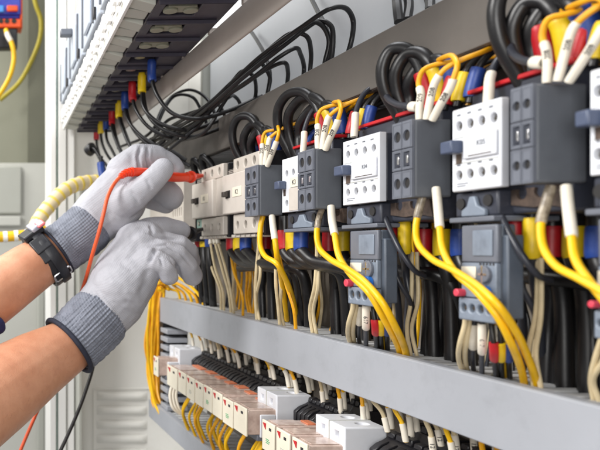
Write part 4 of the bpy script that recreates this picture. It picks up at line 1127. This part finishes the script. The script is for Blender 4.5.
# cuffs
def loft(bm, secs, n=48, rib=0.0, nr=40):
    rings = []
    for (c, ax, ra, rb, up) in secs:
        ax = ax.normalized(); s1 = up - ax * up.dot(ax); s1.normalize(); s2 = ax.cross(s1)
        ring = []
        for k in range(n):
            t = 2 * math.pi * k / n
            q = 1 + rib * (math.sin(nr * t))
            ring.append(bm.verts.new(c + s1 * math.cos(t) * ra * q + s2 * math.sin(t) * rb * q))
        rings.append(ring)
    for a, b in zip(rings, rings[1:]):
        for k in range(n): bm.faces.new((a[k], a[(k + 1) % n], b[(k + 1) % n], b[k]))
    return rings
def cuff(pts, n=240, nr=44, rib=.012, nseg=24):
    """pts: (u, v, d, rpx) ; a ribbed knitted tube"""
    ctr = [WD(u, v, d) for u, v, d, r in pts]; rr = [r * d / F for u, v, d, r in pts]
    path = spline(ctr, .001)
    secs = []
    N = nseg
    for i in range(N + 1):
        f = i / N * (len(path) - 1); j = min(int(f), len(path) - 2); c = path[j].lerp(path[j + 1], f - j)
        ax = path[min(j + 1, len(path) - 1)] - path[max(j - 1, 0)]
        g = i / N * (len(rr) - 1); h = min(int(g), len(rr) - 2); r = rr[h] + (rr[h + 1] - rr[h]) * (g - h)
        r *= 1 + .012 * math.sin(i * 1.9) + .01 * noise.noise(c * 60)
        secs.append((c, ax, r, r, Vector((1, 0, .2))))
    bm = bmesh.new(); loft(bm, secs, n, rib, nr)
    return bm
c1 = obj('cuff', cuff([(97, 218, .998, 23), (91, 224, .997, 26), (84, 231, .995, 26), (70, 242, .995, 25.2), (57, 251, .992, 25.6)], rib=.006, nr=60), 'cuff', g1)
so = c1.modifiers.new('s', 'SOLIDIFY'); so.thickness = .0014
# lower glove
bm = bmesh.new()
chain(bm, [(80, 336, .935, 27), (95, 321, .94, 29.2), (113, 300, .95, 31.5), (125, 276, .96, 32), (137, 253, .965, 27), (143, 241, .97, 22)])
chain(bm, [(120, 290, .94, 30), (140, 272, .935, 20), (148, 262, .93, 16)])
chain(bm, [(136, 244, .965, 22), (148, 231, .972, 13.5), (164, 228, .980, 11.5), (180, 231, .990, 10)])      # forefinger, pointing
chain(bm, [(140, 246, .955, 19), (160, 243, .962, 12), (178, 246, .962, 11), (187, 252, .970, 10.5), (191, 261, .980, 9)])
chain(bm, [(142, 256, .945, 17), (160, 251, .940, 12.5), (176, 256, .938, 11.5), (187, 267, .945, 11.2), (192, 276, .955, 10.4)])
chain(bm, [(142, 266, .935, 16), (157, 261, .915, 10.5), (166, 266, .910, 9.8), (169, 276, .915, 9)])    # folded thumb
lower = remesh(bm, .0014, 2, [
    cr([(149, 264, .905), (152, 255, .915), (157, 249, .915)], .0026, .0052), cr([(152, 256, .905), (160, 258, .895), (163, 267, .893)], .0016, .0022),
    cr([(93, 291, .925), (104, 306, .905), (118, 325, .905)], .0024, .0034),
    cr([(89, 296, .925), (101, 312, .905), (112, 328, .905)], .0020, .0026), cr([(128, 238, .94), (144, 226, .95)], .004, .0014),
    cr([(150, 225, .945), (153, 234, .94)], .0022, .0024), cr([(146, 232, .94), (162, 238, .942), (182, 240, .955)], .0018, .0022),
    cr([(150, 247, .925), (166, 245, .928), (182, 254, .94), (193, 268, .95)], .0018, .0022), cr([(168, 258, .915), (178, 268, .92), (181, 282, .925)], .002, .002),
    cr([(147, 268, .90), (146, 282, .905), (140, 298, .915)], .0045, .0022), cr([(84, 300, .93), (92, 300, .915)], .003, .003),
    cr([(120, 262, .925), (134, 272, .905)], .0035, .0012), cr([(124, 300, .905), (138, 308, .92)], .0032, .0014), cr([(112, 276, .91), (126, 286, .905)], .0035, .0010)], .0013, 3)
g2 = obj('glove', lower, 'glove', person)
g2['label'] = 'lower pale grey glove with a ribbed cuff'
c2 = obj('cuff', cuff([(106, 310, .946, 27), (99, 317, .942, 31.6), (92, 324, .939, 32.2), (84, 332, .937, 31.8), (78, 338, .935, 31.2), (68.5, 345.8, .9312, 31.0)], rib=.014, nr=52), 'cuff', g2)
so = c2.modifiers.new('s', 'SOLIDIFY'); so.thickness = .0014
def ring(u, v, d, rpx, thick, axis, m, nm, parent, n=64):
    c = WD(u, v, d); r = rpx * d / F
    ax = axis.normalized(); s1 = ax.orthogonal().normalized(); s2 = ax.cross(s1)
    path = [c + (s1 * math.cos(2 * math.pi * k / n) + s2 * math.sin(2 * math.pi * k / n)) * r for k in range(n + 1)]
    bm = bmesh.new(); tube(bm, path, thick, 12, cap=False); return obj(nm, bm, m, parent)
ax2 = WD(78, 338, .935) - WD(68.5, 345.8, .9312)
ring(69, 345.4, .9314, 31.6, .0034, ax2, 'hem', 'hem', g2)
ax1 = WD(84, 231, .995) - WD(57, 251, .992)
ring(57, 251, .992, 25.4, .0020, ax1, 'hem', 'hem', g1)
# wristwatch
wt = thing('wristwatch', 'black strapped watch on the upper wrist, steel buckle', 'watch', WD(48, 256, .985))
def band(u, v, d, rpx, wd, th, axis, m, nm, parent, t0=0, t1=2 * math.pi, n=72, ref=Vector((1, 0, 0)), wob=.0):
    c = WD(u, v, d); r = rpx * d / F; ax = axis.normalized(); s1 = (ref - ax * ref.dot(ax)).normalized(); s2 = ax.cross(s1)
    bm = bmesh.new(); rings = []
    for k in range(n + 1):
        t = t0 + (t1 - t0) * k / n; e = s1 * math.cos(t) + s2 * math.sin(t)
        rr = r * (1 + wob * math.sin(3 * t))
        cs = [(rr, -wd / 2), (rr + th * .8, -wd / 2), (rr + th, -wd * .35), (rr + th, wd * .35), (rr + th * .8, wd / 2), (rr, wd / 2)]
        rings.append([bm.verts.new(c + e * a + ax * b) for a, b in cs])
    for a, b in zip(rings, rings[1:]):
        for j in range(6): bm.faces.new((a[j], a[(j + 1) % 6], b[(j + 1) % 6], b[j]))
    bm.faces.new(rings[0]); bm.faces.new(rings[-1][::-1])
    return obj(nm, bm, m, parent)
st = band(46.5, 258, .988, 26.3, .025, .0045, ax1, 'strap', 'strap', wt)
band(48.5, 256.5, .988, 29.9, .013, .0030, ax1, 'strap', 'strap_tail', st, -1.9, 1.2)
for k in range(5):
    t = -.9 + k * .35
    c = WD(48.5, 256.5, .988); axn = ax1.normalized(); s1 = (Vector((1, 0, 0)) - axn * axn.x).normalized(); s2 = axn.cross(s1)
    e = s1 * math.cos(t) + s2 * math.sin(t)
    bm = bmesh.new(); cyl(bm, c + e * (29.5 * .988 / F + .0029), e, .0011, .0008, 12); obj('strap_hole', bm, 'hole', st)
# find which side is down in the picture for the buckle
axn = ax1.normalized(); s1 = (Vector((1, 0, 0)) - axn * axn.x).normalized(); s2 = axn.cross(s1)
sgn = -1 if s2.z > 0 else 1
cc = WD(47, 257.5, .988)
def onband(t, ex, al=0): 
    e = s1 * math.cos(t) + s2 * math.sin(t) * sgn
    return cc + e * (26.3 * .988 / F + ex) + axn * al, e
tb = .72
loop = []
for (dt, al) in ((-.10, -.013), (.12, -.013), (.15, -.011), (.15, .011), (.12, .013), (-.10, .013), (-.13, .011), (-.13, -.011), (-.10, -.013)):
    q, e = onband(tb + dt, .0065, al); loop.append(q)
bm = bmesh.new(); tube(bm, loop, .0013, 8, cap=False); obj('buckle', bm, 'steel', wt)
q, e = onband(tb, .0075); q2, e = onband(tb + .15, .007); bm = bmesh.new(); tube(bm, [q, q.lerp(q2, .5), q2], .0009, 8); obj('buckle_pin', bm, 'steel', wt)
# case on top of the wrist (upwards / towards the picture's top left)
for tt, (nm, m, hw, hl, th, ex) in ((-1.45, ('case', 'strap', .016, .019, .010, .005)), (-1.45, ('shell', 'shell', .013, .015, .006, .0135)),):
    pass
def pad(t, ex, al, hw, hl, th, m, nm, parent):
    q, e = onband(t, ex, al); tdir = e.cross(axn).normalized()
    bm = bmesh.new(); box(bm, -hl, hl, -hw, hw, -th / 2, th / 2)
    mt = Matrix(((tdir.x, axn.x, e.x, q.x), (tdir.y, axn.y, e.y, q.y), (tdir.z, axn.z, e.z, q.z), (0, 0, 0, 1)))
    bmesh.ops.transform(bm, matrix=mt, verts=bm.verts)
    return obj(nm, bm, m, parent, .002, 3)
cs = pad(-1.35, .0055, .001, .016, .018, .009, 'strap', 'case', wt)
pad(-1.25, .0120, .011, .010, .014, .007, 'shell', 'shell', cs)
pad(-1.05, .0150, .016, .006, .008, .004, 'pink', 'face', cs)
pad(-.55, .0050, -.002, .012, .012, .006, 'strap', 'link', wt)
pad(-.15, .0045, -.002, .012, .010, .005, 'strap', 'link', wt)
# sleeve at the left edge
bm = bmesh.new(); chain(bm, [(-22, 325, .90, 20), (-2, 326, .90, 8), ])
chain(bm, [(-22, 318, .915, 22), (-60, 331, .90, 44), (-110, 366, .86, 50)])
obj('sleeve', remesh(bm, .003, 3, [], .002), 'navy', person)

# probes
def probe(pts, rads, label, m, collar_t, lead_pts, mlead, tiplen):
    path = spline([WD(*p) for p in pts], .002)
    n_ = len(rads) - 1
    def rf(t):
        g = t * n_; h = min(int(g), n_ - 1); return (rads[h] + (rads[h + 1] - rads[h]) * (g - h))
    bm = bmesh.new(); tube(bm, path, rf, 20)
    o = obj('test_probe', bm, m); tag(o, label, 'test probe')
    tot = sum((path[i] - path[i - 1]).length for i in range(1, len(path)))
    for ct, (cw, crad) in collar_t:
        bm = bmesh.new(); tube(bm, sub(path, tot * ct - cw, tot * ct + cw), lambda t: crad * (.75 + .25 * math.sin(math.pi * min(1, max(0, t)))), 24); obj('collar', bm, m, o)
    a = path[-1]; dr = (path[-1] - path[-3]).normalized()
    bm = bmesh.new(); tube(bm, [a - dr * .002, a + dr * tiplen * .6, a + dr * tiplen], lambda t: .0014 if t < .7 else .0007, 10); obj('needle', bm, 'metal', o)
    bm = bmesh.new(); tube(bm, spline([path[0]] + [WD(*p) for p in lead_pts]), .0026 if m == 'probe' else .0027, 12); obj('lead', bm, mlead, o)
    # ridged strain relief
    bm = bmesh.new()
    for k in range(5):
        s0 = .002 + .0042 * k; tube(bm, sub(path, s0, s0 + .0022), rads[0] * 1.35 * (1 + .1 * k), 16)
    obj('strain_relief', bm, m, o)
probe([(120, 177, .950), (126, 173, .952), (135, 172, .955), (150, 173, .966), (172, 177, .99), (188, 177, 1.01), (196, 176.5, 1.03), (203, 175.5, 1.048)],
      [.0035, .0058, .0066, .0070, .0070, .0068, .0060, .0044, .0026], 'orange test probe pinched by the upper glove, touching K1', 'probe', [(.765, (.0013, .0088)), (.70, (.003, .0074))],
      [(114, 184, .945), (108, 196, .940), (104, 212, .935), (99, 232, .935), (92, 256, .945), (86, 278, .97), (80, 296, 1.0), (72, 316, 1.06), (60, 350, 1.08), (50, 385, 1.08), (38, 410, 1.06), (24, 442, 1.05), (10, 476, 1.04)], 'lead', .006)
probe([(160, 246, .985), (172, 243, .99), (182, 238, 1.0), (190, 233.5, 1.02), (197, 231, 1.035), (204, 228.5, 1.052)],
      [.006, .0068, .0068, .0064, .0050, .0034, .0022], 'black test probe in the lower glove touching the bottom of K1', 'black', [(.62, (.0022, .0105))],
      [(150, 256, 1.02), (140, 290, 1.05), (118, 325, 1.06), (98, 352, 1.06), (90, 378, 1.05), (81, 404, 1.04), (71, 428, 1.03), (58, 456, 1.02), (46, 482, 1.02)], 'cblk', .006)

# ------------------------------------------------------------------ light, world, camera
w = bpy.data.worlds.new('World'); sc.world = w; w.use_nodes = True
bg = w.node_tree.nodes['Background']; bg.inputs[0].default_value = (.98, .985, 1.0, 1); bg.inputs[1].default_value = .33
def area(name, loc, target, size, power, col=(1, 1, 1), sy=None):
    l = bpy.data.lights.new(name, 'AREA'); l.energy = power; l.color = col; l.size = size
    if sy: l.shape = 'RECTANGLE'; l.size_y = sy
    o = bpy.data.objects.new(name, l); C.objects.link(o); o.location = loc
    o.rotation_euler = (Vector(target) - Vector(loc)).to_track_quat('-Z', 'Y').to_euler(); return o
area('key_light', (-.55, -.95, .75), (-.75, .36, .0), .5, 24, (1, .985, .96))
area('side_light', (.5, -.3, .1), (-.9, .3, -.1), .5, 9, (1, .985, .96))
area('panel_fill', (-.85, .34, 1.35), (-.85, .40, .2), .5, 9, (.97, .98, 1.0))  # added lamp without a real fitting, brightens the upper panel from overhead
area('room_light', (-2.0, -.9, 1.4), (-2.0, .2, 0), 1.2, 42, (1, .99, .95))

cd_ = bpy.data.cameras.new('camera'); cam = bpy.data.objects.new('camera', cd_); C.objects.link(cam); sc.camera = cam
cam.location = (0, 0, 0)
cam.rotation_euler = Matrix(((0, 0, 1), (1, 0, 0), (0, 1, 0))).to_euler()
cd_.sensor_width = 36; cd_.lens = 36 * F / 600; cd_.shift_x = (300 - U0) / 600; cd_.shift_y = (V0 - 225) / 600
cd_.clip_start = .01; cd_.clip_end = 50
cd_.dof.use_dof = True; cd_.dof.focus_distance = .74; cd_.dof.aperture_fstop = 10.0
sc.view_settings.view_transform = 'Standard'; sc.view_settings.look = 'None'; sc.view_settings.exposure = 0.0; sc.view_settings.gamma = 1
sc.render.engine = 'CYCLES'
sc.cycles.use_denoising = True

for o in bpy.data.objects:
    if 'label' in o and len(o['label'].split()) > 15: pass
